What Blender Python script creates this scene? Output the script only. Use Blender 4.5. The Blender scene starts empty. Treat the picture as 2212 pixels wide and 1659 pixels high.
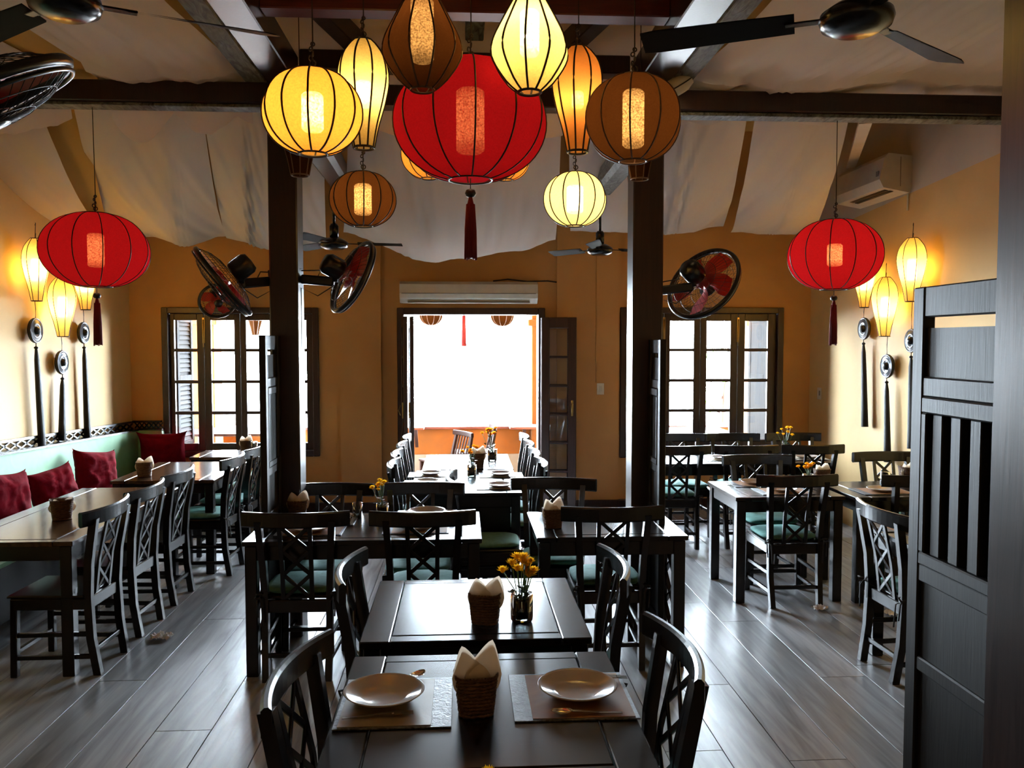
import bpy, bmesh, math, random
from mathutils import Vector, Matrix, Euler, noise
random.seed(7)
PI = math.pi
scene = bpy.context.scene
COL = scene.collection

# ------------------------------------------------------------------ camera
F_PX, W_PX, H_PX = 1789.0, 2212.0, 1659.0
EYE = Vector((0.0, 0.0, 1.75))
YAW = math.atan(106.0 / F_PX)            # the lens looks a little to the right of the room's axis
PITCH = math.atan(89.5 / F_PX)           # and a little down
cam_data = bpy.data.cameras.new('camera')
cam = bpy.data.objects.new('camera', cam_data)
COL.objects.link(cam)
cam.location = EYE
cam.rotation_euler = (PI / 2 - PITCH, 0, -YAW)
cam_data.sensor_fit = 'HORIZONTAL'
cam_data.sensor_width = 36.0
cam_data.lens = 36.0 * F_PX / W_PX
cam_data.clip_start = 0.05
cam_data.clip_end = 300
scene.camera = cam
ROT = Euler((PI / 2 - PITCH, 0, -YAW)).to_matrix()

# ------------------------------------------------------------------ world, light, exposure
world = bpy.data.worlds.new('sky')
scene.world = world
world.use_nodes = True
wn = world.node_tree
bgn = wn.nodes['Background']
bgn.inputs['Color'].default_value = (0.74, 0.88, 1.0, 1)
SKY = 135.0
bgn.inputs['Strength'].default_value = SKY
scene.view_settings.view_transform = 'Standard'
scene.view_settings.look = 'None'
scene.view_settings.exposure = 0.38
scene.view_settings.gamma = 1.0
scene.view_settings.use_curve_mapping = False
scene.cycles.max_bounces = 8
scene.cycles.diffuse_bounces = 5
scene.cycles.glossy_bounces = 4
scene.cycles.transmission_bounces = 5
scene.cycles.transparent_max_bounces = 16
scene.cycles.caustics_reflective = False
scene.cycles.caustics_refractive = False
scene.cycles.sample_clamp_indirect = 12.0

YW = 8.60                                 # inner face of the far wall
XL, XR = -3.36, 3.68                      # side walls
ZC = 3.95                                 # roof boards
YB = -2.6                                 # wall behind the camera

def area(name, loc, rot, sx, sy, power, color, portal=False):
    d = bpy.data.lights.new(name, 'AREA'); d.shape = 'RECTANGLE'; d.size = sx; d.size_y = sy
    d.energy = power; d.color = color
    if portal: d.cycles.is_portal = True
    o = bpy.data.objects.new(name, d); COL.objects.link(o)
    o.location = loc; o.rotation_euler = rot
    return o
# daylight portals in the three openings of the far wall (sampling aid only, they add no light)
area('window_portal', (-2.29, YW + 0.25, 1.33), (PI / 2, 0, PI), 1.75, 1.6, 1, (1, 1, 1), True)
area('door_portal', (0.05, YW + 0.25, 1.05), (PI / 2, 0, PI), 1.5, 2.2, 1, (1, 1, 1), True)
area('window_portal.001', (2.48, YW + 0.25, 1.33), (PI / 2, 0, PI), 1.75, 1.6, 1, (1, 1, 1), True)

# ------------------------------------------------------------------ pixel -> world helpers
def ray(px, py):
    v = Vector(((px - W_PX / 2) / F_PX, -(py - H_PX / 2) / F_PX, -1.0))
    return ROT @ v
def at(px, py, Y=None, X=None, Z=None):
    d = ray(px, py)
    if Y is not None: t = (Y - EYE.y) / d.y
    elif X is not None: t = (X - EYE.x) / d.x
    else: t = (Z - EYE.z) / d.z
    return EYE + d * t
FWD = ROT @ Vector((0, 0, -1))
def depth(p): return (Vector(p) - EYE).dot(FWD)
def size(px, p): return px * depth(p) / F_PX

# ------------------------------------------------------------------ materials
def srgb(r, g, b):
    f = lambda c: c / 12.92 if c <= 0.04045 else ((c + 0.055) / 1.055) ** 2.4
    return (f(r / 255.0), f(g / 255.0), f(b / 255.0), 1)
def new_mat(name):
    m = bpy.data.materials.new(name); m.use_nodes = True
    nt = m.node_tree
    return m, nt, nt.nodes['Principled BSDF'], nt.nodes, nt.links
def grain_mat(name, c1, c2, rough=0.4, scale=(1, 1, 1), nscale=6, bump=0.15, per_object=0.0, coat=0.0, detail=6, dist=1.5, spec=0.5, rvar=1.0):
    m, nt, b, N, L = new_mat(name)
    tc = N.new('ShaderNodeTexCoord'); mp = N.new('ShaderNodeMapping')
    mp.inputs['Scale'].default_value = scale
    L.new(tc.outputs['Object'], mp.inputs['Vector'])
    nz = N.new('ShaderNodeTexNoise'); nz.inputs['Scale'].default_value = nscale
    nz.inputs['Detail'].default_value = detail; nz.inputs['Distortion'].default_value = dist
    L.new(mp.outputs['Vector'], nz.inputs['Vector'])
    cr = N.new('ShaderNodeValToRGB')
    cr.color_ramp.elements[0].position = 0.3; cr.color_ramp.elements[0].color = c1
    cr.color_ramp.elements[1].position = 0.72; cr.color_ramp.elements[1].color = c2
    L.new(nz.outputs['Fac'], cr.inputs['Fac'])
    out = cr.outputs['Color']
    if per_object:
        oi = N.new('ShaderNodeObjectInfo')
        mr = N.new('ShaderNodeMapRange'); mr.inputs['To Min'].default_value = 1 - per_object; mr.inputs['To Max'].default_value = 1 + per_object
        L.new(oi.outputs['Random'], mr.inputs['Value'])
        mx = N.new('ShaderNodeVectorMath'); mx.operation = 'SCALE'
        L.new(out, mx.inputs[0]); L.new(mr.outputs['Result'], mx.inputs['Scale'])
        out = mx.outputs['Vector']
        ad = N.new('ShaderNodeVectorMath'); ad.operation = 'ADD'
        L.new(mp.outputs['Vector'], ad.inputs[0]); 
        ml = N.new('ShaderNodeVectorMath'); ml.operation = 'SCALE'; ml.inputs[0].default_value = (17, 31, 9)
        L.new(oi.outputs['Random'], ml.inputs['Scale']); L.new(ml.outputs['Vector'], ad.inputs[1])
        L.new(ad.outputs['Vector'], nz.inputs['Vector'])
    L.new(out, b.inputs['Base Color'])
    rr = N.new('ShaderNodeMapRange'); rr.inputs['To Min'].default_value = max(0.02, rough - 0.1 * rvar); rr.inputs['To Max'].default_value = rough + 0.12 * rvar
    L.new(nz.outputs['Fac'], rr.inputs['Value']); L.new(rr.outputs['Result'], b.inputs['Roughness'])
    b.inputs['Specular IOR Level'].default_value = spec
    if coat: b.inputs['Coat Weight'].default_value = coat; b.inputs['Coat Roughness'].default_value = 0.12
    if bump:
        bp = N.new('ShaderNodeBump'); bp.inputs['Strength'].default_value = bump; bp.inputs['Distance'].default_value = 0.01
        L.new(nz.outputs['Fac'], bp.inputs['Height']); L.new(bp.outputs['Normal'], b.inputs['Normal'])
    return m
def plain(name, c, rough=0.5, metal=0.0, emis=None, estr=0.0):
    m, nt, b, N, L = new_mat(name)
    b.inputs['Roughness'].default_value = rough; b.inputs['Metallic'].default_value = metal
    tc = N.new('ShaderNodeTexCoord'); nz = N.new('ShaderNodeTexNoise'); nz.inputs['Scale'].default_value = 14
    L.new(tc.outputs['Object'], nz.inputs['Vector'])
    mx = N.new('ShaderNodeMix'); mx.data_type = 'RGBA'
    mx.inputs['A'].default_value = c; mx.inputs['B'].default_value = (c[0] * 0.8, c[1] * 0.8, c[2] * 0.8, 1)
    L.new(nz.outputs['Fac'], mx.inputs['Factor']); L.new(mx.outputs['Result'], b.inputs['Base Color'])
    if emis and name == 'lit_tube':
        sx = N.new('ShaderNodeSeparateXYZ'); L.new(tc.outputs['Generated'], sx.inputs[0]); rp = N.new('ShaderNodeValToRGB')
        rp.color_ramp.elements[0].color = (.25, .25, .25, 1); rp.color_ramp.elements[1].color = (.25, .25, .25, 1); rp.color_ramp.elements[1].position = 1.0
        for q in (.25, .75):
            e_ = rp.color_ramp.elements.new(q); e_.color = (1, 1, 1, 1)
        L.new(sx.outputs['Z'], rp.inputs['Fac']); ms = N.new('ShaderNodeMath'); ms.operation = 'MULTIPLY'; ms.inputs[1].default_value = estr
        L.new(rp.outputs['Color'], ms.inputs[0]); L.new(ms.outputs[0], b.inputs['Emission Strength'])
    if emis:
        b.inputs['Emission Color'].default_value = emis; b.inputs['Emission Strength'].default_value = estr
    return m
def glass_mat(name, tint=(1, 1, 1, 1), refl=0.08):
    m = bpy.data.materials.new(name); m.use_nodes = True; nt = m.node_tree; N = nt.nodes; L = nt.links
    for n in list(N): N.remove(n)
    o = N.new('ShaderNodeOutputMaterial'); t = N.new('ShaderNodeBsdfTransparent'); g = N.new('ShaderNodeBsdfGlossy')
    t.inputs['Color'].default_value = tint; g.inputs['Roughness'].default_value = 0.02
    fr = N.new('ShaderNodeFresnel'); fr.inputs['IOR'].default_value = 1.45
    mx = N.new('ShaderNodeMixShader'); L.new(fr.outputs['Fac'], mx.inputs['Fac'])
    L.new(t.outputs[0], mx.inputs[1]); L.new(g.outputs[0], mx.inputs[2]); L.new(mx.outputs[0], o.inputs['Surface'])
    return m
def cloth_mat(name, col, trans_col=None, w_trans=0.5, see=0.0, weave=900, dark=0.75, seecol=None):
    """thin woven cloth: diffuse + translucent (+ a little see-through between the threads)"""
    m = bpy.data.materials.new(name); m.use_nodes = True; nt = m.node_tree; N = nt.nodes; L = nt.links
    for n in list(N): N.remove(n)
    o = N.new('ShaderNodeOutputMaterial')
    tc = N.new('ShaderNodeTexCoord'); nz = N.new('ShaderNodeTexNoise')
    mp = N.new('ShaderNodeMapping'); mp.inputs['Scale'].default_value = (1, 1, 1)
    L.new(tc.outputs['Object'], mp.inputs['Vector']); L.new(mp.outputs['Vector'], nz.inputs['Vector'])
    nz.inputs['Scale'].default_value = weave; nz.inputs['Detail'].default_value = 2
    mx = N.new('ShaderNodeMix'); mx.data_type = 'RGBA'
    mx.inputs['A'].default_value = (col[0] * dark, col[1] * dark, col[2] * dark, 1); mx.inputs['B'].default_value = col
    L.new(nz.outputs['Fac'], mx.inputs['Factor'])
    d = N.new('ShaderNodeBsdfDiffuse'); t = N.new('ShaderNodeBsdfTranslucent')
    L.new(mx.outputs['Result'], d.inputs['Color'])
    tcol = trans_col or col
    m2 = N.new('ShaderNodeMix'); m2.data_type = 'RGBA'
    m2.inputs['A'].default_value = (tcol[0] * dark, tcol[1] * dark, tcol[2] * dark, 1); m2.inputs['B'].default_value = tcol
    L.new(nz.outputs['Fac'], m2.inputs['Factor']); L.new(m2.outputs['Result'], t.inputs['Color'])
    a = N.new('ShaderNodeMixShader'); a.inputs['Fac'].default_value = w_trans
    L.new(d.outputs[0], a.inputs[1]); L.new(t.outputs[0], a.inputs[2])
    last = a
    if see:
        tp = N.new('ShaderNodeBsdfTransparent'); tp.inputs['Color'].default_value = seecol or (tcol[0], tcol[1], tcol[2], 1)
        s = N.new('ShaderNodeMixShader')
        mr = N.new('ShaderNodeMapRange'); mr.inputs['From Min'].default_value = 0.3; mr.inputs['From Max'].default_value = 0.7; mr.inputs['To Min'].default_value = see * 0.35; mr.inputs['To Max'].default_value = see * 1.65
        L.new(nz.outputs['Fac'], mr.inputs['Value']); L.new(mr.outputs['Result'], s.inputs['Fac'])
        L.new(a.outputs[0], s.inputs[1]); L.new(tp.outputs[0], s.inputs[2]); last = s
    L.new(last.outputs[0], o.inputs['Surface'])
    return m

M = {}
M['dark'] = grain_mat('dark_varnished_wood', (0.004, 0.0025, 0.002, 1), (0.009, 0.005, 0.004, 1), 0.25, (6, 6, 0.6), 9, 0.0, 0.0, rvar=0.15)
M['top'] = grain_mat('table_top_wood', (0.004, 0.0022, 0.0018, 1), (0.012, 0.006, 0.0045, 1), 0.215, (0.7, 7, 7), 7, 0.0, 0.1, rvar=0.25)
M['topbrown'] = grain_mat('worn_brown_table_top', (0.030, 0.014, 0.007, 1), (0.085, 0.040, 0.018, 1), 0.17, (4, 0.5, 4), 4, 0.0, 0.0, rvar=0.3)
M['post'] = grain_mat('reddish_post_wood', (0.012, 0.0045, 0.003, 1), (0.026, 0.0095, 0.006, 1), 0.30, (8, 8, 0.5), 6, 0.03, rvar=0.4)
M['lanternlit_beam'] = grain_mat('lantern_reddened_beam', (0.04, 0.006, 0.004, 1), (0.08, 0.012, 0.008, 1), 0.35, (0.5, 8, 8), 6, 0.03, rvar=0.4)  # red glow of the lanterns put into the wood colour
M['frame'] = grain_mat('window_frame_wood', (0.018, 0.006, 0.0042, 1), (0.040, 0.013, 0.009, 1), 0.36, (8, 8, 0.6), 6, 0.1)
M['screen'] = grain_mat('old_grey_black_wood', (0.009, 0.007, 0.006, 1), (0.019, 0.015, 0.012, 1), 0.5, (9, 9, 0.5), 7, 0.06, rvar=0.3, spec=0.25)
M['frameout'] = plain('outdoor_brown_wood', (0.02, 0.008, 0.005, 1), 0.85); M['frameout'].node_tree.nodes['Principled BSDF'].inputs['Specular IOR Level'].default_value = 0.06
M['weathered_lit'] = grain_mat('weathered_lit_timber', (0.03, 0.03, 0.028, 1), (0.20, 0.21, 0.20, 1), 0.6, (3, 0.8, 3), 9, 0.5, spec=0.15)  # pale timber; on the plate boards its tone stands for light
M['plank'] = grain_mat('worn_grey_floor_plank', (0.14, 0.142, 0.148, 1), (0.36, 0.365, 0.38, 1), 0.36, (6, 0.5, 2), 3.2, 0.12, 0.16, detail=9, dist=0.8)
M['subfloor'] = plain('dark_gap_between_planks', (0.01, 0.008, 0.007, 1), 0.8)
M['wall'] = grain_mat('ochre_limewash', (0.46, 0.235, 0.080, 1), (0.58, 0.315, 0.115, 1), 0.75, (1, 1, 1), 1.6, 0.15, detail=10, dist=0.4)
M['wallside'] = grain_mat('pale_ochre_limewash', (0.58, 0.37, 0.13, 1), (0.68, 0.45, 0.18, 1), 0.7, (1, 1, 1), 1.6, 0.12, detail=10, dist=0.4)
M['wallup'] = grain_mat('off_white_plaster', (0.50, 0.44, 0.37, 1), (0.60, 0.53, 0.45, 1), 0.8, (1, 1, 1), 1.4, 0.1, detail=8)
M['ceil'] = grain_mat('yellow_roof_lining', (0.50, 0.30, 0.08, 1), (0.62, 0.40, 0.13, 1), 0.8, (1, 1, 1), 1.2, 0.1)
M['drape'] = cloth_mat('white_gauze', (0.84, 0.78, 0.74, 1), (0.78, 0.71, 0.66, 1), 0.28, 0.03, 400, 0.93)
M['drape_yellow'] = cloth_mat('yellow_gauze', (0.66, 0.42, 0.14, 1), (0.66, 0.42, 0.14, 1), 0.28, 0.02, 400, 0.93)
M['white'] = plain('white_plastic', (0.62, 0.60, 0.55, 1), 0.4)
M['greyplastic'] = plain('grey_plastic', (0.18, 0.18, 0.18, 1), 0.4)
M['black'] = plain('black_plastic', (0.006, 0.006, 0.007, 1), 0.28)
M['blackmetal'] = plain('black_enamel', (0.010, 0.010, 0.011, 1), 0.22, 0.3)
M['blademat'] = plain('dull_black_blade', (0.005, 0.005, 0.006, 1), 0.7); M['blademat'].node_tree.nodes['Principled BSDF'].inputs['Specular IOR Level'].default_value = 0.2
M['wire'] = plain('dark_fan_wire', (0.02, 0.019, 0.018, 1), 0.5, 0.2)
M['redblade'] = plain('red_fan_blade', (0.50, 0.015, 0.010, 1), 0.35)
M['glass'] = glass_mat('window_glass')
M['tumbler'] = glass_mat('clear_tumbler_glass', (0.93, 0.97, 0.97, 1))
M['teal'] = grain_mat('teal_seat_cushion', (0.085, 0.23, 0.20, 1), (0.13, 0.31, 0.28, 1), 0.8, (1, 1, 1), 12, 0.3, spec=0.2)
M['green'] = grain_mat('sage_green_upholstery', (0.17, 0.33, 0.19, 1), (0.21, 0.38, 0.23, 1), 0.7, (1, 1, 1), 5, 0.1)
M['red'] = grain_mat('crimson_cushion_cotton', (0.10, 0.0015, 0.006, 1), (0.17, 0.003, 0.009, 1), 0.95, (1, 1, 1), 9, 0.3, spec=0.04)
M['tasselred'] = grain_mat('dark_red_silk_tassel', (0.16, 0.004, 0.008, 1), (0.26, 0.008, 0.012, 1), 0.6, (60, 60, 1), 9, 0.5)
M['tasselblack'] = grain_mat('black_silk_tassel', (0.004, 0.003, 0.003, 1), (0.014, 0.010, 0.009, 1), 0.6, (80, 80, 1), 9, 0.5)
M['gong'] = plain('dark_lacquered_gong', (0.02, 0.018, 0.017, 1), 0.3, 0.2)
M['gongface'] = plain('blue_grey_gong_face', (0.16, 0.18, 0.20, 1), 0.18, 0.5)
M['brass'] = plain('brass', (0.45, 0.30, 0.10, 1), 0.3, 0.9)
M['steel'] = plain('steel_cutlery', (0.60, 0.58, 0.55, 1), 0.18, 1.0)
M['cord'] = plain('dark_cord', (0.02, 0.012, 0.008, 1), 0.7)
M['plate'] = plain('glazed_white_china', (0.58, 0.55, 0.52, 1), 0.12)
M['mat'] = grain_mat('tan_placemat', (0.22, 0.105, 0.045, 1), (0.36, 0.175, 0.07, 1), 0.65, (1, 1, 1), 5, 0.2, spec=0.2)
M['matpale'] = grain_mat('pale_worn_placemat', (0.26, 0.20, 0.12, 1), (0.34, 0.28, 0.19, 1), 0.5, (1, 1, 1), 5, 0.2, spec=0.35)
M['matedge'] = grain_mat('mottled_grey_placemat_border', (0.008, 0.008, 0.009, 1), (0.13, 0.14, 0.15, 1), 0.5, (1, 1, 1), 60, 0.2)
M['napkin'] = cloth_mat('paper_napkin', (0.78, 0.70, 0.60, 1), (0.75, 0.62, 0.48, 1), 0.3, 0, 90, 0.92)
M['wicker'] = grain_mat('brown_wicker', (0.05, 0.022, 0.012, 1), (0.24, 0.12, 0.06, 1), 0.5, (1, 1, 5), 40, 0.6)
M['water'] = plain('dark_blue_green_water', (0.003, 0.014, 0.016, 1), 0.08)
M['stem'] = plain('green_stem', (0.05, 0.12, 0.02, 1), 0.5)
M['leafdark'] = plain('dark_flower_leaf', (0.02, 0.035, 0.012, 1), 0.6)
M['petal'] = cloth_mat('yellow_petal', (0.90, 0.52, 0.02, 1), (0.9, 0.5, 0.02, 1), 0.45, 0, 60, 0.8)
M['petalorange'] = cloth_mat('orange_petal', (0.88, 0.38, 0.012, 1), (0.9, 0.38, 0.012, 1), 0.45, 0, 60, 0.8)
M['ochreout'] = grain_mat('ochre_render', (0.15, 0.048, 0.0035, 1), (0.19, 0.062, 0.005, 1), 0.9, (1, 1, 1), 3, 0.1)
M['tileout'] = plain('pale_grey_balcony_tile', (0.20, 0.18, 0.17, 1), 0.5)
M['rooftile'] = plain('terracotta_coping', (0.14, 0.035, 0.025, 1), 0.5)
M['shutter'] = grain_mat('dark_shutter_wood', (0.006, 0.005, 0.005, 1), (0.016, 0.013, 0.012, 1), 0.8, (8, 8, 0.5), 6, 0.2, spec=0.1)
M['leaf'] = cloth_mat('green_leaf', (0.10, 0.30, 0.05, 1), (0.30, 0.60, 0.08, 1), 0.5, 0, 60, 0.7)
M['bulb'] = plain('lit_bulb', (1, 0.9, 0.7, 1), 0.5, 0, (1.0, 0.72, 0.36, 1), 14.0)
M['rib'] = plain('dark_bamboo_rib', (0.012, 0.005, 0.003, 1), 0.5)
M['ribbrown'] = plain('brown_bamboo_rib', (0.10, 0.045, 0.022, 1), 0.5)
M['tissue'] = plain('white_paper_tissue', (0.92, 0.92, 0.92, 1), 0.9)
M['chalk'] = plain('white_switch_plastic', (0.70, 0.66, 0.58, 1), 0.4)
M['shade_yellow'] = cloth_mat('yellow_silk_shade', (0.80, 0.50, 0.12, 1), (0.95, 0.44, 0.09, 1), 0.72, 0.14, 120, 0.94, (1, .8, .5, 1))
M['shade_cream'] = cloth_mat('cream_silk_shade', (0.85, 0.62, 0.22, 1), (1.0, 0.78, 0.30, 1), 0.75, 0.12, 120, 0.96, (1, .9, .6, 1))
M['shade_orange'] = cloth_mat('orange_silk_shade', (0.75, 0.36, 0.09, 1), (1.0, 0.50, 0.14, 1), 0.72, 0.07, 120, 0.93, (1, .75, .4, 1))
M['shade_brown'] = cloth_mat('brown_linen_shade', (0.07, 0.028, 0.011, 1), (0.095, 0.036, 0.011, 1), 0.60, 0.07, 160, 0.5, (1, .72, .38, 1))
M['shade_out'] = cloth_mat('unlit_outdoor_shade', (0.045, 0.018, 0.006, 1), (0.05, 0.02, 0.006, 1), 0.3, 0, 120, 0.8)
M['ochrefar'] = plain('far_ochre_wall', (0.03, 0.014, 0.002, 1), 0.9)
M['shade_red'] = cloth_mat('red_linen_shade', (0.42, 0.012, 0.030, 1), (0.42, 0.010, 0.018, 1), 0.60, 0.026, 160, 0.6, (1, .42, .22, 1))

# ------------------------------------------------------------------ mesh builder
class MB:
    def __init__(s): s.v = []; s.f = []; s.smooth = []
    def add(s, vs, fs, smooth=False):
        k = len(s.v); s.v += [tuple(v) for v in vs]; s.f += [tuple(i + k for i in f) for f in fs]; s.smooth += [smooth] * len(fs); return s
    def box(s, x0, x1, y0, y1, z0, z1, bev=0.0, mat=None):
        if x1 < x0: x0, x1 = x1, x0
        if y1 < y0: y0, y1 = y1, y0
        if z1 < z0: z0, z1 = z1, z0
        b = min(bev, (x1 - x0) * .45, (y1 - y0) * .45, (z1 - z0) * .45)
        if b <= 0:
            vs = [(x, y, z) for z in (z0, z1) for y in (y0, y1) for x in (x0, x1)]
            fs = [(0, 2, 3, 1), (4, 5, 7, 6), (0, 1, 5, 4), (2, 6, 7, 3), (0, 4, 6, 2), (1, 3, 7, 5)]
        else:
            vs = []; idx = {}
            X = (x0, x1); Y = (y0, y1); Z = (z0, z1)
            for i in (0, 1):
                for j in (0, 1):
                    for k in (0, 1):
                        sx, sy, sz = (1, -1)[i], (1, -1)[j], (1, -1)[k]
                        idx[i, j, k, 0] = len(vs); vs.append((X[i], Y[j] + sy * b, Z[k] + sz * b))
                        idx[i, j, k, 1] = len(vs); vs.append((X[i] + sx * b, Y[j], Z[k] + sz * b))
                        idx[i, j, k, 2] = len(vs); vs.append((X[i] + sx * b, Y[j] + sy * b, Z[k]))
            fs = []
            for i in (0, 1): fs.append((idx[i, 0, 0, 0], idx[i, 1, 0, 0], idx[i, 1, 1, 0], idx[i, 0, 1, 0]))
            for j in (0, 1): fs.append((idx[0, j, 0, 1], idx[1, j, 0, 1], idx[1, j, 1, 1], idx[0, j, 1, 1]))
            for k in (0, 1): fs.append((idx[0, 0, k, 2], idx[1, 0, k, 2], idx[1, 1, k, 2], idx[0, 1, k, 2]))
            for i in (0, 1):
                for j in (0, 1): fs.append((idx[i, j, 0, 0], idx[i, j, 1, 0], idx[i, j, 1, 1], idx[i, j, 0, 1]))
                for k in (0, 1): fs.append((idx[i, 0, k, 0], idx[i, 1, k, 0], idx[i, 1, k, 2], idx[i, 0, k, 2]))
            for j in (0, 1):
                for k in (0, 1): fs.append((idx[0, j, k, 1], idx[1, j, k, 1], idx[1, j, k, 2], idx[0, j, k, 2]))
            for i in (0, 1):
                for j in (0, 1):
                    for k in (0, 1): fs.append((idx[i, j, k, 0], idx[i, j, k, 1], idx[i, j, k, 2]))
            # orient outward
            c = Vector(((x0 + x1) / 2, (y0 + y1) / 2, (z0 + z1) / 2)); ff = []
            for f in fs:
                p = [Vector(vs[q]) for q in f]; n = (p[1] - p[0]).cross(p[2] - p[0])
                ff.append(f if n.dot(sum(p, Vector()) / len(p) - c) > 0 else tuple(reversed(f)))
            fs = ff
        if mat is not None: vs = [mat @ Vector(v) for v in vs]
        return s.add(vs, fs)
    def bar(s, p, q, w, t, up=(0, 0, 1), bev=0.0):
        """rectangular bar from p to q; w across, t along the 'up' side"""
        p = Vector(p); q = Vector(q); d = q - p; l = d.length; d.normalize()
        u = Vector(up); r = d.cross(u)
        if r.length < 1e-4: u = Vector((0, 1, 0)); r = d.cross(u)
        r.normalize(); u = r.cross(d)
        m = Matrix(((r.x, d.x, u.x, p.x), (r.y, d.y, u.y, p.y), (r.z, d.z, u.z, p.z), (0, 0, 0, 1)))
        return s.box(-w / 2, w / 2, 0, l, -t / 2, t / 2, bev, m)
    def sweep(s, path, prof, closed_prof=True, caps=True, smooth=False, up=(0, 0, 1)):
        """profile (a,b) swept along path; a along the side vector, b along up; prof may be a function of index"""
        n = len(path); P = [Vector(p) for p in path]; rings = []
        for i in range(n):
            d = (P[min(i + 1, n - 1)] - P[max(i - 1, 0)]).normalized()
            r = d.cross(Vector(up)); 
            if r.length < 1e-4: r = d.cross(Vector((0, 1, 0)))
            r.normalize(); u = r.cross(d)
            pr = prof(i) if callable(prof) else prof
            rings.append([P[i] + r * a + u * b for a, b in pr])
        m = len(rings[0]); vs = [v for rg in rings for v in rg]; fs = []
        for i in range(n - 1):
            for j in range(m if closed_prof else m - 1):
                k = (j + 1) % m
                fs.append((i * m + j, i * m + k, (i + 1) * m + k, (i + 1) * m + j))
        if caps: fs.append(tuple(reversed(range(m)))); fs.append(tuple((n - 1) * m + j for j in range(m)))
        return s.add(vs, fs, smooth)
    def tube(s, path, r, seg=8, smooth=True, caps=True):
        def pr(i):
            rr = r[i] if isinstance(r, (list, tuple)) else r
            return [(rr * math.cos(2 * PI * k / seg), rr * math.sin(2 * PI * k / seg)) for k in range(seg)]
        return s.sweep(path, pr, True, caps, smooth)
    def lathe(s, prof, seg=24, center=(0, 0, 0), smooth=True, mat=None, sweep=2 * PI):
        """prof: (radius, z) list"""
        c = Vector(center); vs = []; fs = []; n = len(prof)
        for r, z in prof:
            for k in range(seg):
                a = sweep * k / seg; v = Vector((r * math.cos(a), r * math.sin(a), z))
                if mat is not None: v = mat @ v
                vs.append(v + c)
        for i in range(n - 1):
            for k in range(seg):
                k2 = (k + 1) % seg
                fs.append((i * seg + k, i * seg + k2, (i + 1) * seg + k2, (i + 1) * seg + k))
        return s.add(vs, fs, smooth)
    def torus(s, R, r, center=(0, 0, 0), mat=None, seg=40, sub=6):
        vs = []; fs = []
        for i in range(seg):
            a = 2 * PI * i / seg
            for j in range(sub):
                b = 2 * PI * j / sub
                v = Vector(((R + r * math.cos(b)) * math.cos(a), (R + r * math.cos(b)) * math.sin(a), r * math.sin(b)))
                if mat is not None: v = mat @ v
                vs.append(v + Vector(center))
        for i in range(seg):
            for j in range(sub):
                fs.append((i * sub + j, ((i + 1) % seg) * sub + j, ((i + 1) % seg) * sub + (j + 1) % sub, i * sub + (j + 1) % sub))
        return s.add(vs, fs, True)
    def grid(s, fn, nu, nv, smooth=True):
        vs = [fn(i / nu, j / nv) for j in range(nv + 1) for i in range(nu + 1)]
        fs = [(j * (nu + 1) + i, j * (nu + 1) + i + 1, (j + 1) * (nu + 1) + i + 1, (j + 1) * (nu + 1) + i) for j in range(nv) for i in range(nu)]
        return s.add(vs, fs, smooth)
    def mesh(s, name, mat):
        me = bpy.data.meshes.new(name); me.from_pydata(s.v, [], s.f)
        me.polygons.foreach_set('use_smooth', s.smooth); me.materials.append(mat); me.update()
        return me
    def build(s, name, mat, parent=None, loc=None, rot=None):
        if isinstance(mat, str): mat = M[mat]
        o = bpy.data.objects.new(name, s.mesh(name, mat)); COL.objects.link(o)
        if parent is not None: o.parent = parent
        if loc is not None: o.location = loc
        if rot is not None: o.rotation_euler = rot
        return o
def tag(o, label=None, cat=None, group=None, kind=None):
    if label: o['label'] = label
    if cat: o['category'] = cat
    if group: o['group'] = group
    if kind: o['kind'] = kind
    return o
def thing(name, label, cat, loc=(0, 0, 0), rz=0.0, group=None):
    o = bpy.data.objects.new(name, None); COL.objects.link(o); o.empty_display_size = 0.1
    o.location = loc; o.rotation_euler = (0, 0, rz)
    return tag(o, label, cat, group)
def inst(name, me, parent, loc=(0, 0, 0), rot=(0, 0, 0), scale=(1, 1, 1)):
    o = bpy.data.objects.new(name, me); COL.objects.link(o); o.parent = parent
    o.location = loc; o.rotation_euler = rot; o.scale = scale
    return o
def copy_tree(o, parent=None):
    c = o.copy(); COL.objects.link(c); c.parent = parent
    for ch in list(o.children): copy_tree(ch, c)
    return c
# ================================================================== THE SETTING
# --- far wall with its three openings
a = at(350, 664, Y=YW); b_ = at(692, 985, Y=YW)
WL = (a.x, b_.x, b_.z, a.z)                       # window_1  x0,x1,z0,z1
a = at(1340, 664, Y=YW); b_ = at(1686, 985, Y=YW)
WR = (a.x, b_.x, b_.z, a.z)
a = at(858, 665, Y=YW); b_ = at(1176, 985, Y=YW)
DR = (a.x, b_.x, 0.0, a.z)
WT = 0.22
def wall_piece(mb, x0, x1, z0, z1, y0=YW, y1=YW + WT): mb.box(x0, x1, y0, y1, z0, z1)
w = MB()
wall_piece(w, XL - .2, WL[0], 0, ZC); wall_piece(w, WL[0], WL[1], 0, WL[2]); wall_piece(w, WL[0], WL[1], WL[3], ZC)
wall_piece(w, WL[1], DR[0], 0, ZC); wall_piece(w, DR[0], DR[1], DR[3], ZC); wall_piece(w, DR[1], WR[0], 0, ZC)
wall_piece(w, WR[0], WR[1], 0, WR[2]); wall_piece(w, WR[0], WR[1], WR[3], ZC); wall_piece(w, WR[1], XR + .2, 0, ZC)
wall_far = tag(w.build('wall_far', 'wall'), kind='structure')
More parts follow.
